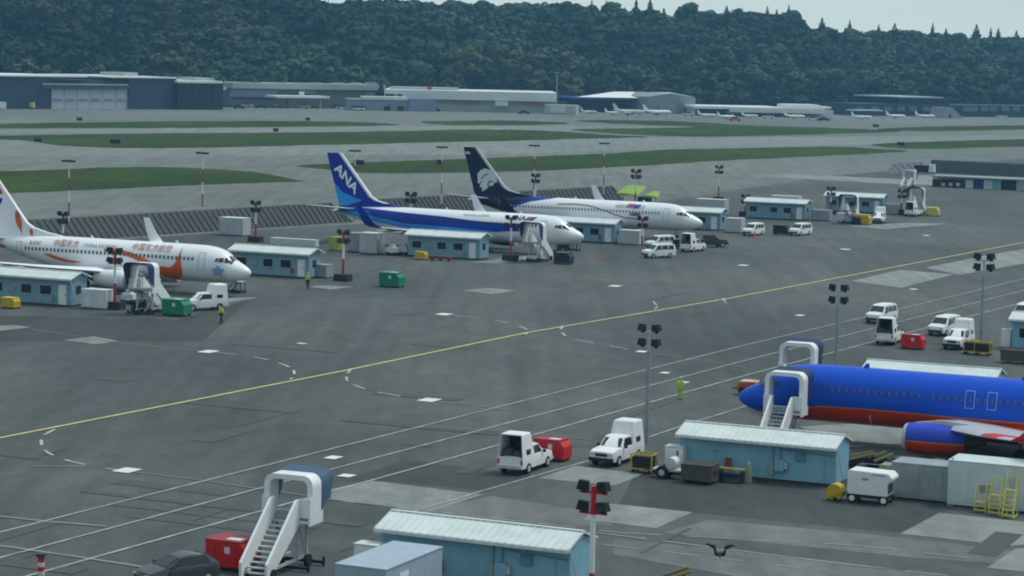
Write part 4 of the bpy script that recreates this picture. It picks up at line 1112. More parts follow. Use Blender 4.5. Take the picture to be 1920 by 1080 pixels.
crate('equipment_box', 'bluish grey equipment box left of the light grey one', 'equipment box', (669, 472), (1.9, 2.2, 2.5), GREY, grp=G_EQ)
crate('equipment_box', 'yellow equipment box left of the grey boxes', 'equipment box', (630, 470), (1.4, 1.4, 1.8), mat('dull yellow', (.40, .40, .10), .6, .25), grp=G_EQ)
crate('equipment_box', 'grey equipment box at the gable of the leftmost office', 'equipment box', (184, 578), (3.0, 1.6, 1.9), W2, grp=G_EQ)
crate('equipment_box', 'low grey box right of the office beside the lamp mast', 'equipment box', (602, 520), (2.4, 1.8, 1.5), GREY, grp=G_EQ)
crate('equipment_box', 'grey equipment box right of the office behind the ANA nose', 'equipment box', (1183, 458), (3.2, 2.0, 2.0), LGREY, grp=G_EQ)
crate('equipment_box', 'grey equipment box left of the white minivan with a cone', 'equipment box', (1378, 436), (2.6, 2.0, 2.2), LGREY, grp=G_EQ)
crate('equipment_box', 'grey equipment box right of the office with the parked minivan', 'equipment box', (1540, 414), (3.2, 2.0, 1.8), GREY, grp=G_EQ)
crate('equipment_box', 'low pale box between two offices before far stairs', 'equipment box', (1588, 417), (3.2, 1.6, 1.5), W2, grp=G_EQ)
crate('equipment_box', 'grey equipment box right of the farthest office', 'equipment box', (1671, 402), (3.0, 1.6, 1.8), GREY, grp=G_EQ)
crate('equipment_box', 'low dark box beside the pale mast and far pickup', 'equipment box', (1690, 403), (1.8, 1.2, .9), BLACK, grp=G_EQ)
crate('equipment_box', 'flat roofed grey box behind the office at the navy tailed nose', 'equipment box', (1335, 402), (5.2, 2.2, 2.6), LGREY, grp=G_EQ)
crate('equipment_box', 'pale flat roofed box behind the office with the parked minivan', 'equipment box', (1474, 388), (5.2, 2.2, 2.0), W2, grp=G_EQ)
crate('equipment_box', 'low pale barrier box behind the grey office at the feathered nose', 'equipment box', (552, 462), (7.0, 1.0, 1.0), W2, grp=G_EQ)
crate('equipment_box', 'pale container with a flat roof before the bottom stand office', 'container', under(731, 1040, 2.42), (2.7, 6.0, 2.36), mat('pale blue grey container', (.34, .42, .50), .6, .12), parts=[('door', (1.354, 1.38, -1.6, -.7, .2, 1.95), W_)], grp=G_EQ)
crate('equipment_box', 'small white box behind the pale flat roofed container', 'equipment box', (692, 1084), (1.3, .9, 1.75), W_, grp=G_EQ)
crate('equipment_box', 'white cabinet at the left end of the turquoise office', 'equipment box', (1267, 886), (1.2, .9, 1.7), W_, grp=G_EQ, parts=[('handle', (.2, .32, -.50, -.47, 1.2, 1.5), DGREY)])
crate('equipment_box', 'white cabinet at the corner of the right edge office', 'equipment box', (1887, 652), (.9, .9, 1.7), W_, grp=G_EQ)
crate('container', 'large white container behind yellow ladders at the right edge', 'container', (1868, 950), (5.4, 2.6, 2.75), mat('off white container', (.55, .62, .64), .6, .12, 1),
      parts=[('window', (-.75, .0, -1.36, -1.334, 1.0, 1.5), GREY), ('door_frame', (.7, 1.5, -1.36, -1.334, 1.5, 2.1), LGREY)], grp='containers by the turquoise office')
crate('container', 'grey metal container between the white cart and white container', 'container', (1733, 934), (3.6, 2.2, 2.2), mat('dull grey container', (.27, .32, .34), .6, .2, 1),
      parts=[('panel_door', (.1, .5, -1.16, -1.134, .7, 1.7), GREY), ('panel_door', (1.0, 1.35, -1.16, -1.134, .9, 1.7), GREY)], grp='containers by the turquoise office')
def dumpster(label, uv, L=2.0, m=OLIVE):
    r = thing('dumpster', label, 'dumpster', U(*uv), AX, 'olive dumpsters')
    MB().box((0, 0, .68), (L, 1.3, .95), 0, (1.03, 1.12)).build('body', m, r)
    mb = MB().box((0, 0, 1.19), (L * 1.04, 1.48, .06))
    mb.build('lid', mat('rust brown lid', (.06, .035, .03), .7, .3), r)
    for x in (-L / 2 - .05, L / 2 + .05): MB().bb(x - .05, x + .05, -.4, .4, .8, .95).build('lifting_arm', DGREY, r)
    for x in (-.7, .7):
        for y in (-.5, .5): MB().tube((x, y - .05, .1), (x, y + .05, .1), .1, n=10).build('castor', RUBBER, r)
dumpster('olive dumpster against the turquoise stand office', (1312, 905))
dumpster('olive dumpster before the office at the right edge', (1906, 681), 2.6)

def cage(label, uv, fm, grp='yellow framed carts', rz=0., s=1.):
    r = thing('framed_cart', label, 'cart', U(*uv), AX + rz, grp); r.scale = (s, s, s)
    mb = MB()
    for x in (-.7, .7):
        for y in (-.5, .5): mb.bar((x, y, .12), (x, y, 1.25), .07)
    for z in (.3, 1.22):
        mb.bar((-.7, -.5, z), (.7, -.5, z), .07).bar((-.7, .5, z), (.7, .5, z), .07).bar((-.7, -.5, z), (-.7, .5, z), .07).bar((.7, -.5, z), (.7, .5, z), .07)
    mb.build('frame', fm, r)
    MB().bb(-.64, .64, -.44, .44, .34, 1.1).build('load', BLACK, r, bevel=.05)
    for x in (-.55, .55):
        for y in (-.42, .42): MB().tube((x, y - .05, .13), (x, y + .05, .13), .13, n=10).build('wheel', RUBBER, r)
cage('yellow framed dark cart left of the white cabinet', (1207, 886), YEL)
cage('yellow framed dark cart beside the tall capped pickup at right', (1822, 664), YEL)
cage('second yellow framed cart nearest the right edge mast', (1843, 666), YEL)
cage('dark frame cart below the airliner engine at left', (262, 586), NSTEEL, 'dark carts under the noses')
cage('dark tow cart under the ANA nose gear', (1056, 470), NSTEEL, 'dark carts under the noses')
cage('dark cart with blue load before the low pale box', (1606, 421), NSTEEL, 'dark carts under the noses')
def reel_trailer(label, uv):
    r = thing('wheeled_trailer', label, 'trailer', U(*uv), AX)
    for y in (-.55, .55):
        w_ = MB().tube((-.2, y - .09, .42), (-.2, y + .09, .42), .42, n=18).build('wheel', RUBBER, r, True)
        MB().tube((-.2, y - .1, .42), (-.2, y + .1, .42), .2, n=12).build('rim', LGREY, w_)
    MB().bb(-.9, 1.0, -.45, .45, .5, .62).build('deck', LGREY, r)
    MB().tube((.3, -.4, 1.0), (.3, .4, 1.0), .36, n=18).build('hose_drum', W2, r, True)
    MB().bar((-.9, 0, .55), (-1.7, 0, .35), .08).build('drawbar', DGREY, r)
reel_trailer('dull white wheeled trailer between yellow cart and olive dumpster', (1252, 896))
def gpu(label, uv, s=1.):
    r = thing('ground_power_unit', label, 'power cart', U(*uv), AX); r.scale = (s, s, s)
    pr = [(-1.3, .55), (1.15, .55), (1.15, 1.35), (1.45, 1.55), (1.45, 1.7), (1.2, 1.95), (-1.2, 2.0), (-1.3, 1.9)]
    MB().prism(pr, -.75, .75).build('housing', W_, r, bevel=.03)
    MB().bb(-1.35, 1.2, -.7, .7, .36, .547).build('chassis', BLACK, r)
    for x in (-1.0, .95):
        for y in (-.62, .62):
            w_ = MB().tube((x, y - .1, .3), (x, y + .1, .3), .3, n=16).build('wheel', RUBBER, r, True)
            MB().tube((x, y - .12, .3), (x, y + .12, .3), .17, n=12).build('rim', W_, w_)
    MB().bar((-1.3, 0, .45), (-2.3, 0, .5), .09).build('drawbar', YEL, r)
    MB().bb(-.4, 0, -.78, -.753, 1.45, 1.6).build('label_plate', GREY, r)
    MB().bb(.2, 1.0, -.775, -.753, 1.78, 1.84).build('air_slot', GREY, r)
    MB().bb(1.153, 1.2, -.5, .5, .7, 1.25).build('radiator_grille', DGREY, r)
gpu('white wheeled power cart beside a yellow hose barrow', (1633, 942))
r = thing('hose_barrow', 'yellow hose barrow between the turquoise office and white cart', 'hose barrow', U(1567, 938), AX)
MB().tube((0, -.4, .55), (0, .4, .55), .5, n=18).build('hose_drum', YEL, r, True)
MB().bar((-.6, -.45, .1), (.7, -.45, .75), .08).bar((-.6, .45, .1), (.7, .45, .75), .08).bar((.7, -.45, .75), (.7, .45, .75), .08).build('frame', YEL, r)
for y in (-.5, .5): MB().tube((.1, y - .05, .14), (.1, y + .05, .14), .14, n=12).build('wheel', RUBBER, r)
def steps(label, uv, n, H):
    r = thing('step_ladder', label, 'step ladder', U(*uv), AX, 'yellow step ladders')
    Wd = .62; D = .75 * H
    mb = MB()
    for y in (0,): pass
    for x in (-Wd / 2, Wd / 2):
        mb.bar((x, -D / 2, .08), (x, D / 2 - .2, H), .06).bar((x, D / 2, .08), (x, D / 2 - .1, H + .9), .06).bar((x, -D / 2, .08), (x, D / 2, .08), .06).bar((x, -D / 2, .9), (x, D / 2 - .2, H + .9), .045).bar((x, -D / 2, .08), (x, -D / 2, .9), .045)
    mb.bar((-Wd / 2, D / 2 - .1, H + .9), (Wd / 2, D / 2 - .1, H + .9), .05)
    mb.build('rail', LYEL, r)
    for k in range(n):
        t = (k + .5) / n
        MB().box((0, -D / 2 + (D - .2) * t, .08 + (H - .08) * t), (Wd, .26, .05)).build('tread', LYEL, r)
steps('shortest yellow step ladder before the large white container', (1838, 961), 3, .75)
steps('middle yellow step ladder before the large white container', (1866, 965), 5, 1.25)
steps('tallest yellow step ladder before the large white container', (1893, 970), 6, 1.7)
def conveyor(label, uv, L, rz=0., hi=1.4):
    r = thing('belt_loader', label, 'belt loader', U(*uv), AX + rz, 'belt loaders and stands under the blue airliner')
    MB().bar((-L / 2, -.0, .5), (L / 2, 0, hi), .7, .14).build('belt', BLACK, r)
    for y in (-.42, .42): MB().bar((-L / 2, y, .56), (L / 2, y, hi + .06), .06, .12).build('side_rail', mat('dull belt yellow', (.42, .38, .07), .6, .3), r)
    MB().bb(-.7, .9, -.4, .4, .3, .55).build('chassis', mat('dark blue steel', (.012, .02, .07)), r)
    MB().bar((.4, 0, .55), (L / 4, 0, .5 + (hi - .5) * .72), .12).build('strut', DGREY, r)
    for x in (-.5, .7):
        for y in (-.42, .42): MB().tube((x, y - .08, .22), (x, y + .08, .22), .22, n=12).build('wheel', RUBBER, r)
conveyor('yellow and blue belt loader right of the turquoise office', (1612, 876), 1.9, .5, .95)
conveyor('second yellow and blue belt loader nearer the blue engine', (1650, 878), 1.4, .8, .95)
conveyor('blue and yellow belt loader cut by the bottom edge', (1268, 1104), 1.3, .5, .95)
def trolley(label, uv, L):
    r = thing('flat_trolley', label, 'trolley', U(*uv), AX, 'flat trolleys under the blue airliner')
    MB().bb(-L / 2, L / 2, -.6, .6, .45, .6).build('deck', GREY, r)
    MB().bb(-L / 2, L / 2, -.66, -.603, .4, .66).build('edge_rail', LYEL, r)
    MB().bb(-L / 2, L / 2, .603, .66, .4, .66).build('edge_rail', LYEL, r)
    for x in (-L / 2 + .3, L / 2 - .3):
        for y in (-.45, .45): MB().tube((x, y - .07, .2), (x, y + .07, .2), .2, n=12).build('wheel', RUBBER, r)
    MB().box((-.2, .1, .85), (.7, .6, .5)).build('load', DGREY, r)
trolley('grey trolley with a pale load behind the white power cart', (1690, 890), 2.6)
trolley('grey trolley with yellow rails behind the grey container', (1765, 893), 2.4)
p = U(1783, 948); r = thing('grey_post', 'thin grey post between the grey and white containers', 'post', p, AX)
MB().tube((0, 0, .06), (0, 0, 2.9), .07).build('pole', STEEL, r); MB().box((0, 0, .03), (.4, .4, .06)).build('foot_plate', STEEL, r)
# guard rail of scaffold pipe beside the turquoise office gable
r = thing('guard_rail', 'grey pipe guard rail at the gable of the turquoise office', 'guard rail', U(1612, 900), AX)
mb = MB()
for x in (0, 1.6, 3.2): mb.tube((x, 0, 0), (x, 0, 1.1), .035)
for z in (.55, 1.08): mb.tube((0, 0, z), (3.2, 0, z), .03)
mb.build('rail', STEEL, r); MB().bb(-.05, 3.25, -.02, .02, .1, .35).build('kick_board', LGREY, r)
# yellow bar and blue rack by the dumpster
r = thing('parts_rack', 'low blue rack with a yellow rail against the turquoise office', 'rack', U(1372, 905), AX)
MB().bb(-.8, .8, -.06, .06, .82, .94).build('rail', LYEL, r)
for x in (-.7, .7): MB().bb(x - .06, x + .06, -.3, .3, 0, .8).build('leg', NSTEEL, r)
MB().bb(-.64, .64, -.25, .25, .35, .6).build('shelf', NSTEEL, r)
r = thing('cable_cover', 'leaning pale yellow cover against the turquoise office wall', 'cover', U(1402, 905), AX)
MB().prism([(-.28, 0), (.28, 0), (.12, 1.25), (-.05, 1.3)], -.06, .06).build('panel', mat('khaki cover', (.36, .40, .22), .7, .2), r)
MB().bb(-.3, .3, -.12, -.063, .0, .1).build('foot', GREY, r)
# steps under the airliner noses
def nose_steps(label, uv, m):
    r = thing('maintenance_steps', label, 'maintenance steps', U(*uv), AX + math.pi * .95, 'small maintenance steps under the noses')
    for y in (-.4, .4): MB().bar((0, y, 1.5), (1.5, y, .15), .06, .35).build('stringer', LGREY, r)
    for k in range(5): MB().box((.25 + .25 * k, 0, 1.25 - .24 * k), (.26, .74, .04)).build('tread', LGREY, r)
    MB().bb(-.7, .15, -.45, .45, 1.2, 1.28).build('platform', LGREY, r)
    MB().bb(-.7, 1.4, -.5, .5, .14, .3).build('chassis', m, r)
    mb = MB()
    for x in (-.6, .05):
        for y in (-.4, .4): mb.bar((x, y, .3), (x, y, 1.2), .07)
    mb.build('leg', m, r)
    for x in (-.5, 1.2):
        for y in (-.45, .45): MB().tube((x, y - .05, .15), (x, y + .05, .15), .15, n=10).build('wheel', RUBBER, r)
nose_steps('blue based maintenance steps under the orange feathered airliner nose', (447, 549), mat('dark blue steel', (.012, .02, .07)))
nose_steps('grey maintenance steps under the ANA airliner nose', (1078, 470), DGREY)
nose_steps('grey maintenance steps under the navy tailed airliner nose', (1287, 455), DGREY)
# tow tractor behind the blue nose
r = thing('tow_tractor', 'orange and white tow tractor peeping out behind the blue nose', 'tow tractor', U(1415, 741), AX)
MB().prism([(-1.3, .35), (1.3, .35), (1.3, .95), (.2, 1.05), (.1, 1.15), (-1.2, 1.0)], -.7, .7).build('body', mat('orange red paint', (.52, .10, .04), .5, .2), r, bevel=.03)
MB().bb(-1.1, .4, -.6, .6, 1.02, 1.14).build('hood_cover', mat('pale pink cover', (.62, .46, .38), .6, .2), r)
MB().bb(.5, 1.1, -.5, .5, .96, 1.25).build('seat', BLACK, r)
MB().tube((-1.3, 0, .5), (-1.9, 0, .45), .07).build('tow_hitch', DGREY, r)
for x in (-.8, .8):
    for y in (-.6, .6): MB().tube((x, y - .12, .34), (x, y + .12, .34), .34, n=14).build('wheel', RUBBER, r)
# striped bollard at the lower left
r = thing('striped_post', 'red and white striped post with a dark lamp at the lower left', 'post', U(77, 1098), AX)
for k in range(6): MB().tube((0, 0, .08 + .22 * k), (0, 0, .08 + .22 * (k + 1)), .17, .165, 14).build('band', REDP if k % 2 else W2, r, True)
MB().box((0, 0, 1.52), (.42, .3, .18), .3).build('lamp', DGREY, r); MB().box((0, 0, .04), (.5, .5, .08)).build('foot_plate', DGREY, r)
for u, v, lb in ((1253, 459, 'orange cone'), (1414, 445, 'orange traffic cone in front of the white minivan'), (1128, 483, 'orange traffic cone right of the black bin')):
    if lb == 'orange cone': lb = 'orange traffic cone beside the short red and white mast'
    r = thing('traffic_cone', lb, 'traffic cone', U(u, v), 0, 'traffic cones')
    MB().tube((0, 0, .05), (0, 0, .75), .2, .04, 14).build('cone', ORANGE, r, True); MB().box((0, 0, .025), (.5, .5, .05)).build('base', ORANGE, r)
# red hydrant-like box row and pipes on the ANA stand
r = thing('pipe_rack', 'long rusty red rack at the foot of the office under the ANA stripe', 'rack', U(826, 489), AX)
MB().bb(-1.5, 1.5, -.3, .3, .3, .62).build('bundle', mat('rusty red', (.22, .06, .04), .8, .3), r)
for x in (-1.2, 0, 1.2): MB().bb(x - .08, x + .08, -.35, .35, 0, .29).build('leg', DGREY, r)
def small_cart(label, uv, m=W2):
    r = thing('service_cart', label, 'service cart', U(*uv), AX, 'small white service carts')
    MB().box((0, 0, .75), (1.5, 1.1, .7), 0, (.9, .9)).build('body', m, r, bevel=.03)
    MB().bb(-.3, .3, -.3, .3, 1.1, 1.5).build('engine_cover', m, r)
    MB().bb(-.8, .8, -.5, .5, .28, .4).build('chassis', DGREY, r)
    for x in (-.55, .55):
        for y in (-.5, .5): MB().tube((x, y - .08, .25), (x, y + .08, .25), .25, n=12).build('wheel', RUBBER, r)
small_cart('small white service cart left of the office under the ANA stripe', (757, 478))
small_cart('second small white service cart left of the ANA stand office', (736, 479))
small_cart('pale service cart under the stairs at the feathered airliner', (243, 570))
r = thing('flying_bird', 'dark bird in flight with raised wings over the lower apron', 'bird', U(1350, 1040, 2.6), 0)
MB().loft([[(x, r_ * math.cos(a) , r_ * .8 * math.sin(a)) for a in [2 * math.pi * k / 10 for k in range(10)]] for x, r_ in ((-.34, .015), (-.2, .07), (0, .11), (.16, .09), (.26, .06), (.34, .05), (.42, .01))]).build('body', BLACK, r, True)
for sd in (-1, 1):
    MB().loft([[(x0, sd * y, z + k), (x0 + c, sd * y, z + k), (x0 + c, sd * (y + k), z - k), (x0, sd * (y + k), z - k)] for y, z, x0, c, k in ((.05, .02, -.12, .26, .06), (.17, .08, -.12, .26, .06), (.20, .34, -.12, .24, .055), (.42, .43, -.1, .18, .04), (.62, .46, -.06, .06, .008))]).build('wing', BLACK, r, True)
r.rotation_euler = (0, R(-8), R(80)); r.scale = (1.15, 1.15, 1.15)

# blast fences
def blast_fence(label, a, b, ta, tb, H=3.0, lean=1.6, m=DGREY, n=None):
    """a, b foot points (pixels); ta, tb how far the top edge is set in at either end (m)"""
    A, B = U(*a), U(*b); d = B - A; L = d.length; rz = math.atan2(d.y, d.x)
    r = thing('blast_fence', label, 'blast fence', A, rz, 'jet blast fences')
    mb = MB().add([(0, 0, .02), (L, 0, .02), (L - tb, lean, H), (ta, lean, H), (0, .5, .02), (L, .5, .02), (L - tb, lean + .3, H), (ta, lean + .3, H)], [(0, 1, 2, 3), (7, 6, 5, 4), (0, 4, 5, 1), (1, 5, 6, 2), (2, 6, 7, 3), (3, 7, 4, 0)])
    mb.build('panel', m, r)
    k = n or int(L / 2.4); lm = mat('blast fence rib', (.082, .088, .092), .6, .1)
    for i in range(k + 1):
        x = L * i / k
        xt = min(max(x - 1.2, ta), L - tb)
        MB().bar((x, -.03, .05), (xt, lean - .03, H), .22, .09).build('rib', lm, r)
    MB().bar((ta, lean + .1, H + .04), (L - tb, lean + .1, H + .04), .08, .3).build('top_rail', GREY, r)
FM = mat('blast fence sheet', (.060, .066, .070), .6, .15)
blast_fence('long dark ribbed blast fence behind the orange feathered airliner', (-60, 465), (660, 416), 0, 3.5, 3.0, 1.6, FM, 64)
blast_fence('dark ribbed blast fence between the two tail fins', (690, 412), (905, 398), 3, 0, 3.0, 1.6, FM, 26)
blast_fence('dark ribbed blast fence behind the navy tailed fuselage', (965, 394), (1172, 380), 0, 2.0, 3.0, 1.6, FM, 26)
blast_fence('dark blue grey blast wall at the upper right edge', (1744, 323), (1990, 335), 0, 0, 3.0, .8, mat('blue grey wall', (.06, .085, .10), .6, .12), 16)
blast_fence('light grey sloped barrier left of the blue grey blast wall', (1664, 326), (1740, 322), 6, 0, 2.2, 1.6, mat('grey barrier', (.13, .145, .16), .7, .15), 6)

# lime green wing waiting on stands
r = thing('unpainted_wing', 'lime green unpainted wing section behind the navy tailed airliner', 'aircraft wing', U(1203, 388), AX); r.scale = (.72, .72, .85)
wg = MB().loft([[(x, y, z) for x, y, z in wing_ring(-6.0 + .25 * k, 0.2 + .1 * k, .6 * k * 1.6 - 3, 2.6 + .35 * k, .5 - .06 * k)] for k in range(6)]).build('wing_skin', LIME, r, True)
MB().bb(-.5, 2.2, -1.6, 1.2, .9, 2.2).build('centre_box', BLACK, r)
MB().loft([[(x, y, z) for x, y, z in wing_ring(.8 + .3 * k, 5.2 - .2 * k, .7 * k - 2, 2.3 + .2 * k, .5 - .06 * k)] for k in range(6)]).build('wing_skin', LIME, r, True)
for x in (-4.5, -1.5, 1.2, 4.0): MB().bar((x, -1, 0), (x, -1, 2.5), .18).build('stand_leg', LIME, r)

# ------------------------------------------------------------ people
def person(label, loc, rz, top, legs, stride=.0, arm=.1, helmet=None, lean=0.):
    r = thing('person', label, 'person', loc, rz, 'ground crew on foot')
    def skin(name, verts, edges, rad, m, parent):
        me = bpy.data.meshes.new(name); me.from_pydata(verts, edges, [])
        o = bpy.data.objects.new(name, me); C.objects.link(o)
        md = o.modifiers.new('skin', 'SKIN')
        for i, q in enumerate(rad): me.skin_vertices[0].data[i].radius = q if isinstance(q, tuple) else (q, q)
        me.skin_vertices[0].data[0].use_root = True
        md.use_smooth_shade = True
        o.modifiers.new('sub', 'SUBSURF').levels = 1
        o.modifiers['sub'].render_levels = 1
        bpy.context.view_layer.update()
        m2 = bpy.data.meshes.new_from_object(o.evaluated_get(bpy.context.evaluated_depsgraph_get()))
        m2.name = name; m2.materials.clear(); m2.materials.append(m)
        o.modifiers.clear(); o.data = m2; bpy.data.meshes.remove(me)
        o.parent = parent
        return o
    s = stride
    J = [(0, 0, .95), (0, 0, 1.15), (lean * .5, 0, 1.36), (lean, 0, 1.5), (lean + .02, 0, 1.60), (lean + .03, 0, 1.70),
         (0, .1, .90), (s * .6, .11, .50), (s, .11, .09), (s + .13, .12, .05),
         (0, -.1, .90), (-s * .3, -.11, .50), (-s, -.11, .09), (-s + .13, -.12, .05),
         (lean * .8, .19, 1.42), (-s * .3 + arm * .3, .25, 1.15), (-s * .5 + arm, .24, .92), (-s * .5 + arm + .04, .23, .82),
         (lean * .8, -.19, 1.42), (s * .3 + arm * .3, -.25, 1.15), (s * .5 + arm, -.24, .92), (s * .5 + arm + .04, -.23, .82), (lean + .14, 0, 1.63)]
    E_ = [(0, 1), (1, 2), (2, 3), (3, 4), (4, 5), (0, 6), (6, 7), (7, 8), (8, 9), (0, 10), (10, 11), (11, 12), (12, 13), (2, 14), (14, 15), (15, 16), (16, 17), (2, 18), (18, 19), (19, 20), (20, 21), (4, 22)]
    rad = [(.15, .11), (.14, .10), (.16, .11), .055, .095, .085, .085, .06, .045, .04, .085, .06, .045, .04, .06, .045, .035, .04, .06, .045, .035, .04, .03]
    skin('body', J, E_, rad, SKIN, r)
    skin('jacket', [J[0], J[1], J[2], (lean * .9, 0, 1.46), J[14], J[15], J[16], J[18], J[19], J[20]], [(0, 1), (1, 2), (2, 3), (2, 4), (4, 5), (5, 6), (2, 7), (7, 8), (8, 9)], [(.19, .14), (.18, .13), (.20, .14), .09, .085, .07, .058, .085, .07, .058], top, r)
    skin('trousers', [(0, 0, .93), J[6], J[7], J[8], J[10], J[11], J[12]], [(0, 1), (1, 2), (2, 3), (0, 4), (4, 5), (5, 6)], [(.165, .12), .105, .085, .07, .105, .085, .07], legs, r)
    for q in (8, 12):
        x, y, z = J[q]
        MB().box((x + .07, y, .05), (.28, .11, .10), 0, (.75, .8)).build('boot', BLACK, r, bevel=.015)
    MB().loft([[(lean + .03 + rr * math.cos(a), rr * .9 * math.sin(a), z) for a in [2 * math.pi * k / 12 for k in range(12)]] for z, rr in ((1.68, .118), (1.74, .115), (1.79, .085), (1.82, .02))]).build('hard_hat' if helmet else 'hair', helmet or mat('dark hair', (.02, .015, .012), .8, .2), r, True)
    MB().bb(-.20, .205, -.005, .005, 1.10, 1.14).build('reflective_stripe', W_, r) if False else None
person('worker in a full lime high visibility suit standing by the white lines', U(1275, 749), hd(190), HIVIS, mat('lime trousers', (.42, .62, .05), .7, .1, 4), .03, .0, HIVIS)
person('worker in a lime vest walking past the tall capped pickup', U(415, 606), hd(230), HIVIS, DENIM, .22, .02, None, .03)
person('worker in a lime jacket standing before the grey blue office', U(577, 541), hd(10), HIVIS, DENIM, .05, .03, HIVIS)

# ------------------------------------------------------------ the far side of the field
M_TAN = mat('pale concrete wall', (.42, .45, .43), .75, .12, .1)
M_FGREY = mat('grey hangar wall', (.23, .27, .28), .7, .1, .08)
M_FWHITE = mat('white hangar wall', (.68, .72, .70), .7, .1, .08)
M_FROOF = mat('bright metal roof', (.80, .83, .82), .5, .08, .08)
M_LILAC = mat('lilac grey wall', (.24, .26, .34), .7, .15, .1)
M_FBLUE = mat('blue hangar fascia', (.03, .045, .20), .6, .15, .1)
M_FDARK = mat('dark opening', (.02, .024, .032), .7, .2, .2)
M_GLASSW = mat('dark glazed wall', (.008, .018, .034), .35, .3, .12)
M_FRED = mat('dull red band', (.34, .08, .09), .6, .15)
class Far:
    """a building standing on the line between two foot points of the photo"""
    def __init__(s, name, label, cat, l, r_, group=None):
        s.l, s.r = l, r_
        A, B = U(*l), U(*r_); d = B - A
        s.L = d.length; s.k = s.L / (r_[0] - l[0]); s.A = A
        s.ppm = F / ((A + B) / 2 - Vector((0, 0, HC))).length
        s.root = thing(name, label, cat, A, math.atan2(d.y, d.x), group)
        s.bd = d.normalized(); s.bn = Vector((-s.bd.y, s.bd.x, 0))
    def x(s, u, y=0.):
        """place along the front of the point that photo column u shows at depth y"""
        r_ = fw + rt * ((u - 960) / F); r_ = Vector((r_.x, r_.y, 0))
        t = (u - s.l[0]) / (s.r[0] - s.l[0])
        p = U(u, s.l[1] + (s.r[1] - s.l[1]) * t)
        return (p - s.A).dot(s.bd) + y * r_.dot(s.bd) / r_.dot(s.bn)
    def z(s, u, v, y=0.):
        p = s.A + s.bd * s.x(u, y) + s.bn * y
        d = fw + rt * ((u - 960) / F) - up * ((v - 540) / F)
        return max(0, HC + d.z / math.hypot(d.x, d.y) * math.hypot(p.x, p.y))
    def box(s, nm, u0, u1, v1, v0, y0, y1, m, parent=None):
        """pixel columns u0..u1, from row v0 (None = ground) up to row v1, depth y0..y1"""
        um = (u0 + u1) / 2
        zb = 0 if v0 is None else s.z(um, v0, y0)
        return MB().bb(s.x(u0, y0), s.x(u1, y0), y0, y1, zb, s.z(um, v1, y0)).build(nm, m, parent or s.root)
b = Far('hangar', 'dark navy hangar with six white folding doors at far left', 'hangar', (-70, 204), (331, 205))
b.box('wall', -70, 96, 144, None, 0, 60, NAVYC); b.box('wall', 241, 331, 147, None, 0, 60, NAVYC); b.box('wall', 96.3, 240.7, 150, None, 2.5, 60, NAVYC)
b.box('door_header', 80, 240.6, 159.5, 166.5, -1.2, 2.4, mat('slate header', (.05, .07, .11), .6, .1))
b.box('header_trim', 80, 240.6, 157.5, 159.3, -1.3, 2.4, LGREY)
for k in range(6):
    u0 = 96.8 + 24 * k
    d = b.box('hangar_door', u0, u0 + 23, 167, None, .8 + .2 * (k % 2), 1.4 + .2 * (k % 2), mat('white hangar door', (.56, .60, .66), .6, .08, .2))
    b.box('window', u0 + 3.4, u0 + 19.5, 185.5, 189.5, .5, .797, GREY, d)
b.box('roof_edge', -70, 165, 141, 143.6, -.6, 60, M_FROOF); b.box('roof_edge', 205, 331, 144, 146.6, -.6, 60, M_FROOF); b.box('roof_plant', 232, 258, 136, 143.8, 20, 40, M_TAN)
b.box('low_bay', -70, 12, 191, 203.5, -6, -1, W2)
b = Far('office_block', 'dark glazed block with white roof edge right of the navy hangar', 'building', (333, 205.4), (418, 206))
b.box('glazed_wall', 333, 418, 156, None, 0, 45, M_GLASSW); b.box('roof', 333, 417, 151.5, 155.8, -.8, 45, M_FROOF); b.box('roof_plant', 366, 402, 146, 151.3, 12, 30, M_TAN)
for u in (342, 350.5, 363, 377, 389, 402): b.box('mullion', u - .8, u + .8, 156.5, None, -.35, -.003, NAVYC)
b.box('canopy', 418.3, 424, 162, 169, 0, 20, LGREY)
b = Far('warehouse', 'long pale grey building with a stepped parapet behind parked cars', 'building', (420, 203), (722, 206))
b.box('wall', 436, 722, 168, None, 36, 70, mat('taupe wall', (.20, .21, .21), .7, .1, .1)); b.box('parapet', 436, 722, 157, 167.8, 34, 71, M_TAN)
for u in (460, 490, 530, 566, 600, 640, 672, 700): b.box('parapet_pier', u - 5, u + 5, 155.2, 156.8, 40, 48, M_TAN)
for u0, u1, v1, v0 in ((432, 520, 169, 182), (560, 590, 169, 176), (686, 703, 172.5, 179.5)): b.box('dark_bay', u0, u1, v1, v0, 34.6, 35.7, M_LILAC)
b = Far('canopy_station', 'small flat white canopy on posts among the parked cars', 'canopy', (518, 203), (618, 204))
b.box('roof', 518, 618, 180, 184, 4, 18, M_FROOF); b.box('post', 535, 537, 184.3, None, 8, 8.6, GREY); b.box('post', 598, 603, 184.3, None, 8, 9, LGREY); b.box('sign_block', 563, 570, 172, 179.7, 9, 11, W2)
b.box('kiosk', 540, 556, 187, None, 9, 13, GREY)
b = Far('terminal_building', 'long white building with a red line along its side', 'building', (720, 207), (1043, 214))
b.box('wall', 720, 1043, 188, None, 12, 70, M_TAN); b.box('parapet', 720, 1043, 171, 187.6, 10, 72, M_FWHITE)
b.box('roof_plant', 730, 858, 164, 170.6, 30, 50, M_TAN); b.box('roof_plant', 801, 808, 163, 170.4, 24, 29, REDW)
b.box('window_band', 817, 926, 189.2, 192.2, 11, 11.9, GREY); b.box('red_band', 845, 900, 189.8, 192.6, 10.2, 10.9, M_FRED)
b.box('window_band', 955, 1020, 192, 194.6, 11, 11.9, GREY); b.box('red_band', 975, 1020, 192.4, 195, 10.2, 10.9, M_FRED)
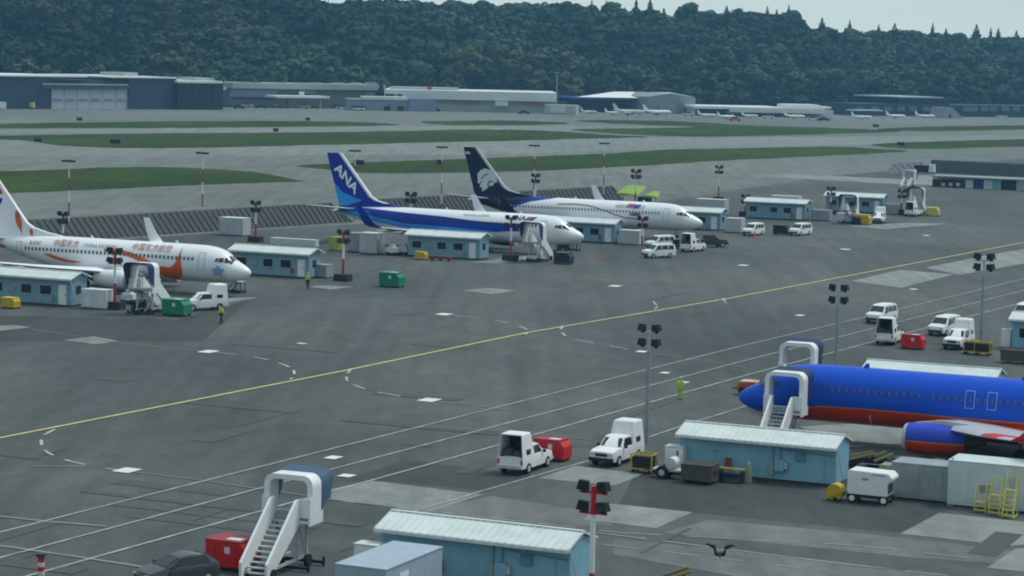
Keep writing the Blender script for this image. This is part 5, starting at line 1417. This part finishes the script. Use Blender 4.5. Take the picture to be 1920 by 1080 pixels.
b.box('window', 722, 739, 176, 180.5, 9.4, 9.9, FM); b.box('window', 744, 753, 176.6, 180.5, 9.4, 9.9, FM)
b.box('entrance', 928, 952, 190, 198.5, 8.5, 9.9, M_FWHITE)
for u0, u1 in ((830, 872), (875, 915), (916, 940)): b.box('dark_plinth', u0, u1, 210.2, None, 11, 11.9, FM)
b = Far('annex_building', 'lilac grey annex with a white roof before the white building', 'building', (652, 206.5), (818, 209.5))
b.box('wall', 652, 766, 187.5, None, 0, 11, M_LILAC); b.box('roof', 680, 764, 181.5, 187.2, -.6, 11, M_FWHITE); b.box('wing', 766.4, 818, 185, None, -1, 11, mat('lilac blue wall', (.22, .25, .36), .7, .2, .1))
b.box('roof', 652, 678, 185, 187.2, -.4, 11, M_TAN)
for u0, u1 in ((660, 684), (720, 732), (745, 757)): b.box('doorway', u0, u1, 199, None, -.4, -.003, M_FDARK)
b = Far('flat_shed', 'pale box building with a white panel left of the blue fronted hangar', 'building', (1021, 214), (1080, 215.5))
b.box('wall', 1021, 1080, 197, None, 0, 12, M_TAN); b.box('panel', 1031, 1060, 200, 211.5, -.4, -.003, W2); b.box('dark_window', 1044, 1060, 190, 196.6, 14, 16, FM)
b = Far('hangar', 'hangar with a white hipped roof, blue front and grey gable wall', 'hangar', (1082, 213), (1300, 216))
b.box('wall', 1090, 1215, 187.3, None, 40, 90, M_FBLUE); b.box('fascia', 1082, 1213, 183.4, 187, 31, 90, mat('bright blue fascia', (.05, .075, .30), .6, .1, .1))
b.box('gable_wall', 1212.4, 1303, 182, None, 20, 60, M_FGREY)
mb = MB(); z0 = b.z(1150, 183, 30); z1 = b.z(1200, 172.5, 62)
mb.add([(b.x(1080, 30), 30, z0), (b.x(1212, 30), 30, z0), (b.x(1258, 62), 62, z1), (b.x(1150, 62), 62, z1), (b.x(1110, 95), 95, z0), (b.x(1300, 95), 95, z0)], [(0, 1, 2, 3), (0, 3, 4), (1, 5, 2), (3, 2, 5, 4), (0, 4, 5, 1)])
mb.build('roof', M_FROOF, b.root)
ga, gb, gc, zg, zt_ = b.x(1212.6, 20), b.x(1303, 20), b.x(1256, 20), b.z(1256, 182, 20), b.z(1256, 175, 20)
MB().add([(ga, 20.1, zg), (gb, 20.1, zg), (gc, 20.1, zt_), (ga, 60, zg), (gb, 60, zg), (gc, 60, zt_)], [(0, 1, 2), (5, 4, 3), (0, 2, 5, 3), (1, 4, 5, 2), (0, 3, 4, 1)]).build('gable_roof', M_FGREY, b.root)
b.box('sliding_door', 1236, 1268, 195, None, 19, 19.9, mat('grey sliding door', (.27, .31, .32), .7, .1, .1)); b.box('dark_bay', 1100, 1180, 197, 211, 38, 39.9, M_FDARK)
b = Far('workshop', 'low white workshop with open dark bays right of the grey gable', 'building', (1303, 218), (1562, 223))
b.box('wall', 1303, 1562, 205, None, 20, 50, W2); b.box('roof', 1303, 1468, 200, 204.8, 14, 50, M_FROOF); b.box('upper_wall', 1368, 1548, 203.2, 212, 13, 19.9, M_FWHITE)
b.box('roof_lantern', 1470, 1536, 196, 203, 24, 40, M_FROOF); b.box('roof_lantern', 1536.4, 1558, 200, 204, 24, 40, M_FWHITE)
b.box('blue_bay', 1304, 1360, 205.2, 216, 18.5, 19.6, M_FBLUE)
for u0, u1 in ((1383, 1400), (1416, 1438), (1440, 1464), (1476, 1484)): b.box('bay', u0, u1, 213, 220, 12, 12.9, M_FDARK)
b = Far('office_block', 'long low navy office block with pale square windows at far right', 'building', (1650, 220), (2010, 224))
b.box('wall', 1600, 2010, 197, None, 30, 60, NAVYC); b.box('parking_deck', 1683, 1780, 184, 196.6, 34, 75, M_GLASSW); b.box('deck_edge', 1684, 1768, 181.5, 183.7, 33, 76, LGREY)
for u in (1612, 1640, 1664, 1689, 1711, 1736, 1812, 1826, 1845, 1862, 1884, 1905, 1930, 1955): b.box('window', u - 7, u + 7, 200, 208.5, 29.4, 29.9, mat('pale reflecting glass', (.12, .17, .23), .4, .1, .2))
b.box('canopy', 1602, 1655, 206, 208, 16, 24, W2)
b = Far('hut', 'pale stone hut in front of the navy office block', 'building', (1768, 222), (1806, 222))
MB().prism([(0, 0), (b.x(1806), 0), (b.x(1793), b.z(1790, 209)), (b.x(1784), b.z(1784, 201)), (b.x(1772), b.z(1770, 201))], 0, 9).build('wall', M_FGREY, b.root)
b.box('doorway', 1780, 1784, 214, None, -.3, -.003, FM)
b = Far('hill_building', 'grey flat building half hidden by trees above the white terminal', 'building', (714, 178), (768, 178))
b.box('wall', 714, 768, 140, None, 118, 135, mat('slate hill wall', (.05, .065, .08), .7, .1)); b.box('roof', 712, 770, 137, 139.6, 117, 136, GREY)
# small parked aircraft, vans and cars along the far apron
def small_plane(label, uv, L, rz, m=W_):
    r = thing('small_plane', label, 'aircraft', U(*uv), rz, 'small aircraft parked on the far apron')
    k = L / 20
    MB().loft([[(x * k, rr * k * math.cos(a), 2.6 * k + dz * k + rr * k * math.sin(a)) for a in [2 * math.pi * i / 12 for i in range(12)]] for x, rr, dz in ((-10, .1, -.3), (-9, .8, -.1), (-7, 1.25, 0), (4, 1.25, 0), (8, .7, .5), (10, .15, .9))]).build('fuselage', m, r, True)
    MB().prism([(6 * k, 3 * k), (9.8 * k, 3.4 * k), (11 * k, 7.4 * k), (9.4 * k, 7.4 * k)], -.12 * k, .12 * k).build('tail_fin', m, r)
    for sd in (-1, 1):
        MB().loft([[(a * k, sd * y * k, z * k) for a, y, z in wing_ring(-1.5 + .3 * y, 2.2 + .12 * y, y, 1.7 + .06 * y, .4)] for y in (.8, 9.5)]).build('wing', m, r)
        MB().loft([[(a * k, sd * y * k, z * k) for a, y, z in wing_ring(7.5 + .3 * y, 9.7, y, 3.4, .2)] for y in (.2, 3.4)]).build('tailplane', m, r)
        e = MB().tube((-2 * k, sd * 3 * k, 1.3 * k), (1.2 * k, sd * 3 * k, 1.3 * k), .62 * k, .45 * k, 10).build('engine', GREY, r, True)
        MB().tube((1 * k, sd * 1.2 * k, 0), (1 * k, sd * 1.2 * k, 1.7 * k), .3 * k).build('wheel_leg', BLACK, r)
    MB().tube((-6.5 * k, 0, 0), (-6.5 * k, 0, 1.8 * k), .25 * k).build('wheel_leg', BLACK, r)
small_plane('white jet with a tall pale tail before the blue fronted hangar', (1180, 217), 15, R(165), W2)
small_plane('white jet pointing right with nose at the grey gable wall', (1233, 217), 14, R(195))
small_plane('small cream aircraft at the left end of the blue hangar', (1104, 214), 9, R(150), W2)
small_plane('small white aircraft just left of the tall tailed jet', (1150, 215), 8, R(190))
small_plane('small white aircraft before the blue bay of the workshop', (1326, 220), 9, R(170))
small_plane('small white aircraft right of the blue workshop bay', (1362, 223), 9, R(200))
small_plane('small white aircraft before the middle workshop bays', (1406, 221), 8, R(160))
small_plane('small white aircraft under the roof lantern of the workshop', (1490, 223), 10, R(180))
small_plane('small white aircraft between workshop and navy office block', (1616, 224), 10, R(170))
small_plane('small white aircraft left of the pale stone hut', (1680, 222), 10, R(185))
small_plane('second small white aircraft left of the pale stone hut', (1735, 222), 10, R(175))
def far_car(label, uv, m, s=1.):
    r = thing('parked_car', label, 'car', U(*uv), AX + R(15), 'cars parked on the far side of the field'); r.scale = (s, s, s)
    MB().loft([[(x, y * w_, z) for y, z in ((-.85, .3), (-.88, .9), (.88, .9), (.85, .3))] for x, w_ in ((-2.2, .9), (-1.9, 1), (1.9, 1), (2.2, .9))]).build('body', m, r)
    MB().box((-.2, 0, 1.2), (2.6, 1.6, .58), 0, (.7, .85)).build('cabin', GLASS, r)
    for x in (-1.4, 1.4): MB().tube((x, -.9, .32), (x, .9, .32), .32, n=10).build('wheel', RUBBER, r)
for i, (u, v, m, lb) in enumerate([(508, 200, W_, 'bright white car below the long grey parapet building'), (490, 203, NSTEEL, 'dark blue car left of the bright white car'), (462, 201, W2, 'pale car near the dark glazed block'), (448, 204, DGREY, 'dark car at the foot of the dark glazed block'),
        (548, 202, W2, 'pale car left part of the flat white canopy'), (570, 203, LYEL, 'pale yellow car under the flat white canopy'), (632, 203, DGREY, 'dark car right of the flat white canopy'), (642, 205, W2, 'pale car left of the lilac annex'),
        (672, 207, W_, 'white car at the lilac annex doorway'), (983, 214, FM, 'dark van beside the pale box building'), (815, 209, DGREY, 'dark car at the right end of the lilac annex'), (1290, 217, W_, 'white car at the foot of the grey gable wall'),
        (1545, 227, NSTEEL, 'dark blue car below the workshop right end'), (1525, 226, W_, 'white car below the workshop right end'), (1440, 222, W_, 'white car between dark workshop bays'), (1878, 221, W_, 'white car before the navy office block at far right'), (1378, 227, ORANGE, 'small orange tug on the far apron')]):
    far_car(lb, (u, v), m, 1.25)
r = thing('parked_lorry', 'dark lorry before the navy hangar at far left', 'lorry', U(45, 204), AX + R(15))
MB().bb(-4.5, 2.6, -1.2, 1.2, .9, 3.2).build('cargo_body', FM, r); MB().box((3.6, 0, 1.7), (1.8, 2.2, 2.2), 0, (.8, .95)).build('cab', LYEL, r)
for x in (-3, 0, 3.5): MB().tube((x, -1.15, .5), (x, 1.15, .5), .5, n=12).build('wheel', RUBBER, r)
# signs standing in the grass and on the taxiways
def sign(label, uv, wd=2.2, m=BLACK):
    r = thing('taxiway_sign', label, 'sign', U(*uv), AX, 'dark taxiway signs on the grass')
    MB().bb(-wd / 2, wd / 2, -.2, .2, .4, 1.5).build('panel', m, r, bevel=.04)
    for x in (-wd / 3, wd / 3): MB().bb(x - .08, x + .08, -.08, .08, 0, .397).build('leg', GREY, r)
sign('wide dark sign on the middle grass strip at left', (216, 272), 3.2)
sign('small dark sign near the left end of the middle grass strip', (71, 269), 2.4)
sign('dark sign on the right grass strip', (1689, 275), 2.4)
sign('dark sign on the grass right behind the ANA fin', (673, 312), 2.6)
sign('dark sign on the grass between the two tail fins', (825, 311), 1.6)
sign('dark sign on the far edge of the middle grass strip', (517, 249), 1.8)
sign('small dark sign on the farthest taxiway at left', (149, 228), 2.2)
sign('small dark sign on the farthest grass strip', (577, 228), 1.8)
sign('small dark sign left of the far right grass strip', (1642, 240), 2.6)
r = thing('floodlight_mast', 'thin far mast standing before the trees by the white terminal', 'floodlight mast', U(1043, 215), 0, 'floodlight masts around the stands')
MB().tube((0, 0, 0), (0, 0, 19), .22, .16).build('pole', LGREY, r); MB().box((0, 0, 19.2), (2.4, 1.2, .5)).build('lamp_head', GREY, r)
r = thing('dark_van', 'dark van and white cab parked left of the blue grey blast wall', 'van', U(1728, 323), AX)
MB().box((0, 0, 1.0), (3.6, 1.9, 1.5), 0, (.92, .9)).build('body', BLACK, r, bevel=.06); MB().box((2.6, .2, 1.1), (1.4, 1.9, 1.9), 0, (.8, .9)).build('cab', W_, r)
for x in (-1.1, 1.1): MB().tube((x, -.95, .35), (x, .95, .35), .35, n=12).build('wheel', RUBBER, r)
b = Far('container_row', 'row of dark, white and blue storage bays below the blast wall', 'storage bays', (1748, 350), (1990, 361))
b.box('back_wall', 1748, 1990, 336, None, 3, 3.4, LGREY); b.box('roof', 1746, 1990, 333.5, 336.3, -.5, 3.4, M_TAN)
for u0, u1, m in ((1748, 1802, M_FDARK), (1810, 1824, W2), (1824.4, 1844, M_FBLUE), (1844.4, 1860, W2), (1860.4, 1876, LBLUE), (1876.4, 1905, M_FDARK), (1905.4, 1985, LGREY)): b.box('bay_front', u0, u1, 337, None, .4, .8, m)
for u in (1768, 1782, 1796): b.box('drum', u - 3.5, u + 3.5, 343, 349, -.2, .38, LGREY)

# ------------------------------------------------------------ wooded hill
BA, BB = U(0, 205), U(1920, 222)
bd = (BB - BA).normalized(); bn = Vector((-bd.y, bd.x, 0))
if bn.y < 0: bn = -bn
TREE_H = 17.
def row_point(u, v, t):
    """(q, height) of the point of photo column u and row v that stands t metres behind the building line"""
    d = fw + rt * ((u - 960) / F) - up * ((v - 540) / F)
    k = (t + BA.dot(bn)) / d.dot(bn)
    p = Vector((0, 0, HC)) + d * k
    return (p - BA).dot(bd), p.z
RIDGE = [row_point(u, v, 270) for u, v in ((-300, -60), (0, -48), (350, -25), (520, -6), (700, -3), (960, 6), (1100, 12), (1200, 26), (1300, 26), (1400, 31), (1500, 46), (1600, 60), (1700, 63), (1800, 68), (1920, 78), (2300, 86))]
def ridge(q):                            # ridge height along the field
    f_ = [(a, z - TREE_H) for a, z in RIDGE]
    if q <= f_[0][0]: return f_[0][1]
    for a, c in zip(f_, f_[1:]):
        if q <= c[0]: return a[1] + (c[1] - a[1]) * (q - a[0]) / (c[0] - a[0])
    return f_[-1][1]
def hill_z(q, t):                        # q along the field, t metres behind the building line
    s = max(0, min(1, (t - 98) / 172)); s = s * s * (3 - 2 * s) if s < .5 else 1 - 2 * (1 - s) ** 2 if s < 1 else 1
    wob = 1.6 * math.sin(q * .021 + t * .013) + 1.0 * math.sin(q * .05 - t * .03)
    return (ridge(q) + wob) * s
q0, q1, t0, t1 = -420, 1000, 60, 420
nq, nt = 120, 40
vs, fs = [], []
for j in range(nt + 1):
    for i in range(nq + 1):
        q = q0 + (q1 - q0) * i / nq; t = t0 + (t1 - t0) * j / nt
        p = BA + bd * q + bn * t
        vs.append((p.x, p.y, hill_z(q, t) - (.5 if j == 0 else 0)))
for j in range(nt):
    for i in range(nq):
        a = j * (nq + 1) + i; fs.append((a, a + 1, a + nq + 2, a + nq + 1))
me = bpy.data.meshes.new('hill'); me.from_pydata(vs, [], fs); me.materials.append(M_EARTH)
o = bpy.data.objects.new('hill', me); C.objects.link(o); struct(o)

def leaf_mat(name, vcol=True, rgb=(.05, .08, .04)):
    m = bpy.data.materials.new(name); m.use_nodes = True
    t = m.node_tree; b = t.nodes['Principled BSDF']; b.inputs['Roughness'].default_value = .8; b.inputs['Specular IOR Level'].default_value = .15
    n = t.nodes.new('ShaderNodeTexNoise'); n.inputs['Scale'].default_value = .35; n.inputs['Detail'].default_value = 4
    tcn = t.nodes.new('ShaderNodeTexCoord'); t.links.new(tcn.outputs['Object'], n.inputs[0])
    mr = t.nodes.new('ShaderNodeMapRange'); mr.inputs['To Min'].default_value = .8; mr.inputs['To Max'].default_value = 1.2
    t.links.new(n.outputs[0], mr.inputs[0])
    mx = t.nodes.new('ShaderNodeMix'); mx.data_type = 'RGBA'; mx.blend_type = 'MULTIPLY'; mx.inputs['Factor'].default_value = 1
    if vcol:
        a = t.nodes.new('ShaderNodeAttribute'); a.attribute_name = 'leaf'
        t.links.new(a.outputs['Color'], mx.inputs['A'])
    else: mx.inputs['A'].default_value = (*rgb, 1)
    t.links.new(mr.outputs[0], mx.inputs['B'])
    t.links.new(mx.outputs['Result'], b.inputs['Base Color'])
    return m
def crown_quads(kind, n, seed):
    """n leaf clumps of a unit tree: height 1, crown radius about .3; returns (n*4, 3)"""
    g_ = np.random.default_rng(seed)
    if kind == 'conifer':
        h = g_.uniform(.08, 1, n) ** .85; rad = .17 * (1.03 - h) * g_.uniform(.45, 1.08, n) * (1 + .25 * np.sin(h * 34)); a = g_.uniform(0, 2 * math.pi, n)
        c = np.stack([rad * np.cos(a), rad * np.sin(a), h], 1); nrm = np.stack([np.cos(a), np.sin(a), np.full(n, .45)], 1); sz = (.05 * (1.12 - h))[:, None]
    else:
        k = 15
        cc = g_.normal(size=(k, 3)); cc /= np.linalg.norm(cc, axis=1)[:, None]; cc *= g_.uniform(.35, 1, (k, 1)) ** .6
        cc = cc * np.array([.24, .24, .30]) + np.array([0, 0, .60]); cr = g_.uniform(.09, .17, k)
        i = g_.integers(0, k, n)
        d = g_.normal(size=(n, 3)); d[:, 2] += .35; d /= np.linalg.norm(d, axis=1)[:, None]
        c = cc[i] + d * cr[i][:, None] * g_.uniform(.7, 1.08, (n, 1)); nrm = d; sz = .044
    nrm = nrm + g_.normal(size=(n, 3)) * (.22 if kind == 'broad' else .35); nrm /= np.linalg.norm(nrm, axis=1)[:, None]
    r_ = g_.normal(size=(n, 3)); u_ = np.cross(nrm, r_); u_ /= np.linalg.norm(u_, axis=1)[:, None]; v_ = np.cross(nrm, u_)
    s_ = sz * g_.uniform(.6, 1.35, (n, 1))
    q = np.stack([c - u_ * s_ - v_ * s_ * .8, c + u_ * s_ - v_ * s_ * .6, c + u_ * s_ * .8 + v_ * s_, c - u_ * s_ * .9 + v_ * s_ * .7], 1)
    return q.reshape(-1, 3)
def quad_mesh(name, co_, m, cols=None):
    n = len(co_) // 4
    me = bpy.data.meshes.new(name)
    me.vertices.add(n * 4); me.vertices.foreach_set('co', co_.astype(np.float32).ravel())
    me.loops.add(n * 4); me.loops.foreach_set('vertex_index', np.arange(n * 4, dtype=np.int32))
    me.polygons.add(n); me.polygons.foreach_set('loop_start', np.arange(0, n * 4, 4, dtype=np.int32))
    if cols is not None:
        at = me.attributes.new('leaf', 'FLOAT_COLOR', 'POINT'); at.data.foreach_set('color', cols.astype(np.float32).ravel())
    me.update(calc_edges=True); me.validate()
    me.materials.append(m)
    return me
LEAF = leaf_mat('woodland leaves')
TB = [crown_quads('broad', 400, 40 + i) for i in range(7)]
TC = [crown_quads('conifer', 200, 70 + i) for i in range(4)]
PAL = np.array([(.028, .050, .032), (.034, .058, .034), (.024, .044, .034), (.042, .062, .034), (.054, .066, .040), (.040, .046, .038), (.020, .040, .033)])
def clump_noise(q, t): return math.sin(q * .031 + 1.3) * math.sin(t * .037 + q * .011) + .5 * math.sin(q * .083 + t * .06)
allq, allc = [], []
gq = np.random.default_rng(5)
t = 104.
while t < 345:
    q = -150.
    while q < (720 if t < 200 else 800):
        qq, tt = q + gq.uniform(-4, 4), t + gq.uniform(-4, 4)
        cn = clump_noise(qq, tt)
        con = gq.random() < (.30 if t > 225 else .14) * (1.6 if cn > .3 else .7)
        hgt = gq.uniform(10, 23) if not con else gq.uniform(14, 22)
        if t < 125: hgt *= gq.uniform(.5, .85)
        T = TC[gq.integers(0, 4)] if con else TB[gq.integers(0, 7)]
        wd = hgt * (gq.uniform(1.1, 1.75) if not con else gq.uniform(1.2, 1.7))
        a = gq.uniform(0, 6.28); ca, sa = math.cos(a), math.sin(a)
        p = BA + bd * qq + bn * tt
        X = np.stack([(T[:, 0] * ca - T[:, 1] * sa) * wd + p.x, (T[:, 0] * sa + T[:, 1] * ca) * wd + p.y, T[:, 2] * hgt + hill_z(qq, tt) - 1.0 - (3.5 if t > 240 and con else 0)], 1)
        allq.append(X)
        c = (np.array((.016, .034, .026)) if con else PAL[gq.integers(0, 7)]) * (1 + .42 * cn) * gq.uniform(.78, 1.22)
        allc.append(np.tile(np.append(c, 1), (len(T), 1)))
        q += gq.uniform(6.5, 10.5)
    t += 8.5
o = bpy.data.objects.new('woodland', quad_mesh('woodland', np.concatenate(allq), LEAF, np.concatenate(allc)))
C.objects.link(o); o['kind'] = 'stuff'; o['label'] = 'dense dark green woodland covering the long hill'

BARK = mat('bark', (.06, .05, .04), .9, .3)
def tree_proto(kind, n, seed, m):
    me = quad_mesh('crown', crown_quads(kind, n, seed), m)
    tr = MB().tube((0, 0, 0), (0, 0, .45), .03, .018, 7)
    for k in range(4):
        a = k * 1.7 + seed; tr.tube((0, 0, .25 + .05 * k), (.16 * math.cos(a), .16 * math.sin(a), .5 + .05 * k), .012, .005, 5)
    o = tr.build('trunk', BARK); tm = o.data; bpy.data.objects.remove(o)
    return me, tm
L1 = leaf_mat('olive green leaves', False, (.085, .105, .050)); L2 = leaf_mat('fresh green leaves', False, (.060, .105, .045)); L3 = leaf_mat('dark evergreen needles', False, (.020, .036, .026)); L4 = leaf_mat('bluish green leaves', False, (.05, .085, .055))
PR = {('broad', i): tree_proto('broad', 700, 200 + i, m) for i, m in enumerate((L1, L2, L4))}
PR.update({('conifer', i): tree_proto('conifer', 420, 300 + i, L3) for i in range(3)})
def tree(name, label, kind, i, u, v_top, t, group, wide=1.0, hgt=None):
    """a tree seen in column u whose top stands at row v_top, rooted t metres behind the building line"""
    q = (U(u, 213) - BA).dot(bd)
    for _ in range(8):                   # find q so that the tree stands in column u
        p = BA + bd * q + bn * t
        d = p - Vector((0, 0, HC)); uu = 960 + F * d.dot(rt) / d.dot(fw)
        q += (u - uu) / F * d.length * 1.0
    p = BA + bd * q + bn * t; gz = hill_z(q, t)
    d = p - Vector((0, 0, HC)); dist = d.dot(fw)
    # height of the top from its row
    e = U(u, v_top, HC - 5) if False else None
    dirv = fw + rt * ((u - 960) / F) - up * ((v_top - 540) / F)
    ztop = HC + dirv.z / math.hypot(dirv.x, dirv.y) * math.hypot(p.x, p.y)
    h = max(4, ztop - gz) if hgt is None else hgt
    base = gz if hgt is None else ztop - h
    hm = 17 if kind == 'conifer' else 20
    if h > hm: base += h - hm; h = hm
    r = thing(name, label, 'tree', Vector((p.x, p.y, base - .3)), random.random() * 6, group)
    cm, tm = PR[(kind, i)]
    for nm, me in (('crown', cm), ('trunk', tm)):
        c = bpy.data.objects.new(nm, me); C.objects.link(c); c.parent = r; c.scale = (h * wide, h * wide, h * (1.08 if nm == 'crown' else 1))
    return r
GT = 'pale rounded trees at the foot of the wooded hill'
LT = 'pale rounded tree in leaf at the foot of the wooded hill'
for u, v, i, wd in ((48, 116, 0, 1.5), (90, 126, 0, 1.2), (318, 98, 0, 1.3), (345, 118, 0, 1.0), (465, 120, 2, 1.2), (520, 112, 1, 1.2), (565, 102, 1, 1.4), (610, 100, 2, 1.4), (655, 118, 1, 1.1), (880, 86, 0, 1.5), (945, 88, 0, 1.4), (990, 126, 0, 1.3), (1018, 140, 2, 1.0),
                    (1300, 108, 2, 1.3), (1420, 128, 2, 1.3), (1490, 130, 1, 1.5), (1560, 128, 2, 1.4), (1640, 134, 2, 1.6), (1700, 150, 2, 1.2), (1830, 160, 1, 1.3), (1880, 158, 2, 1.4), (400, 130, 2, 1.2), (180, 120, 2, 1.1), (780, 110, 2, 1.3), (845, 130, 0, 1.1)):
    tree('leafy_tree', LT, 'broad', i, u, v, 108 + (i * 7) % 12, GT, wd)
tree('leafy_tree', 'single rounded pale tree right of the thin far mast', 'broad', 0, 1062, 139, 84, None, 1.5)
tree('leafy_tree', 'dark bushy tree at the left end of the white terminal', 'conifer', 0, 714, 151, 62, None, 2.0)
GC = 'dark conifers on the skyline of the hill'
for i, (u, v) in enumerate(((1188, -2), (1214, -1), (1166, 17), (1105, 3), (1132, 4), (1357, 14), (1433, 14), (1451, 20), (1536, 36), (1588, 40), (1642, 49), (1672, 46), (1743, 46), (1768, 55), (1825, 48), (1852, 54), (1866, 55), (1900, 60), (1473, 12), (1496, 30), (1240, 18), (1052, 14))):
    tree('conifer', 'dark pointed conifer breaking the skyline of the wooded hill', 'conifer', i % 3, u, v, 258 + (i % 4) * 5, GC, 1.5 + .4 * (i % 3))
GS = 'broad leaved trees on the skyline of the hill'
for i, (u, v) in enumerate(((700, 0), (770, -2), (845, 1), (905, 0), (965, 6), (1010, 6), (1075, 6), (1145, 3), (1285, 4), (1320, 18), (1395, 21), (1477, 18), (1595, 52), (1625, 56), (1700, 56), (1790, 61), (1885, 69))):
    tree('leafy_tree', 'broad rounded tree breaking the skyline of the wooded hill', 'broad', 2, u, v, 252 + (i % 4) * 6, GS, 1.35)

# ------------------------------------------------------------ haze
m = bpy.data.materials.new('haze'); m.use_nodes = True
nt_ = m.node_tree
for n in list(nt_.nodes):
    if n.type == 'BSDF_PRINCIPLED': nt_.nodes.remove(n)
out = [n for n in nt_.nodes if n.type == 'OUTPUT_MATERIAL'][0]
pv = nt_.nodes.new('ShaderNodeVolumePrincipled')
pv.inputs['Color'].default_value = (.28, .68, 1.0, 1)
pv.inputs['Density'].default_value = .00016
pv.inputs['Anisotropy'].default_value = .2
nt_.links.new(pv.outputs[0], out.inputs['Volume'])
hz = MB().bb(-1400, 1400, -200, 2300, -1, 95).build('haze', m)
hz['kind'] = 'stuff'
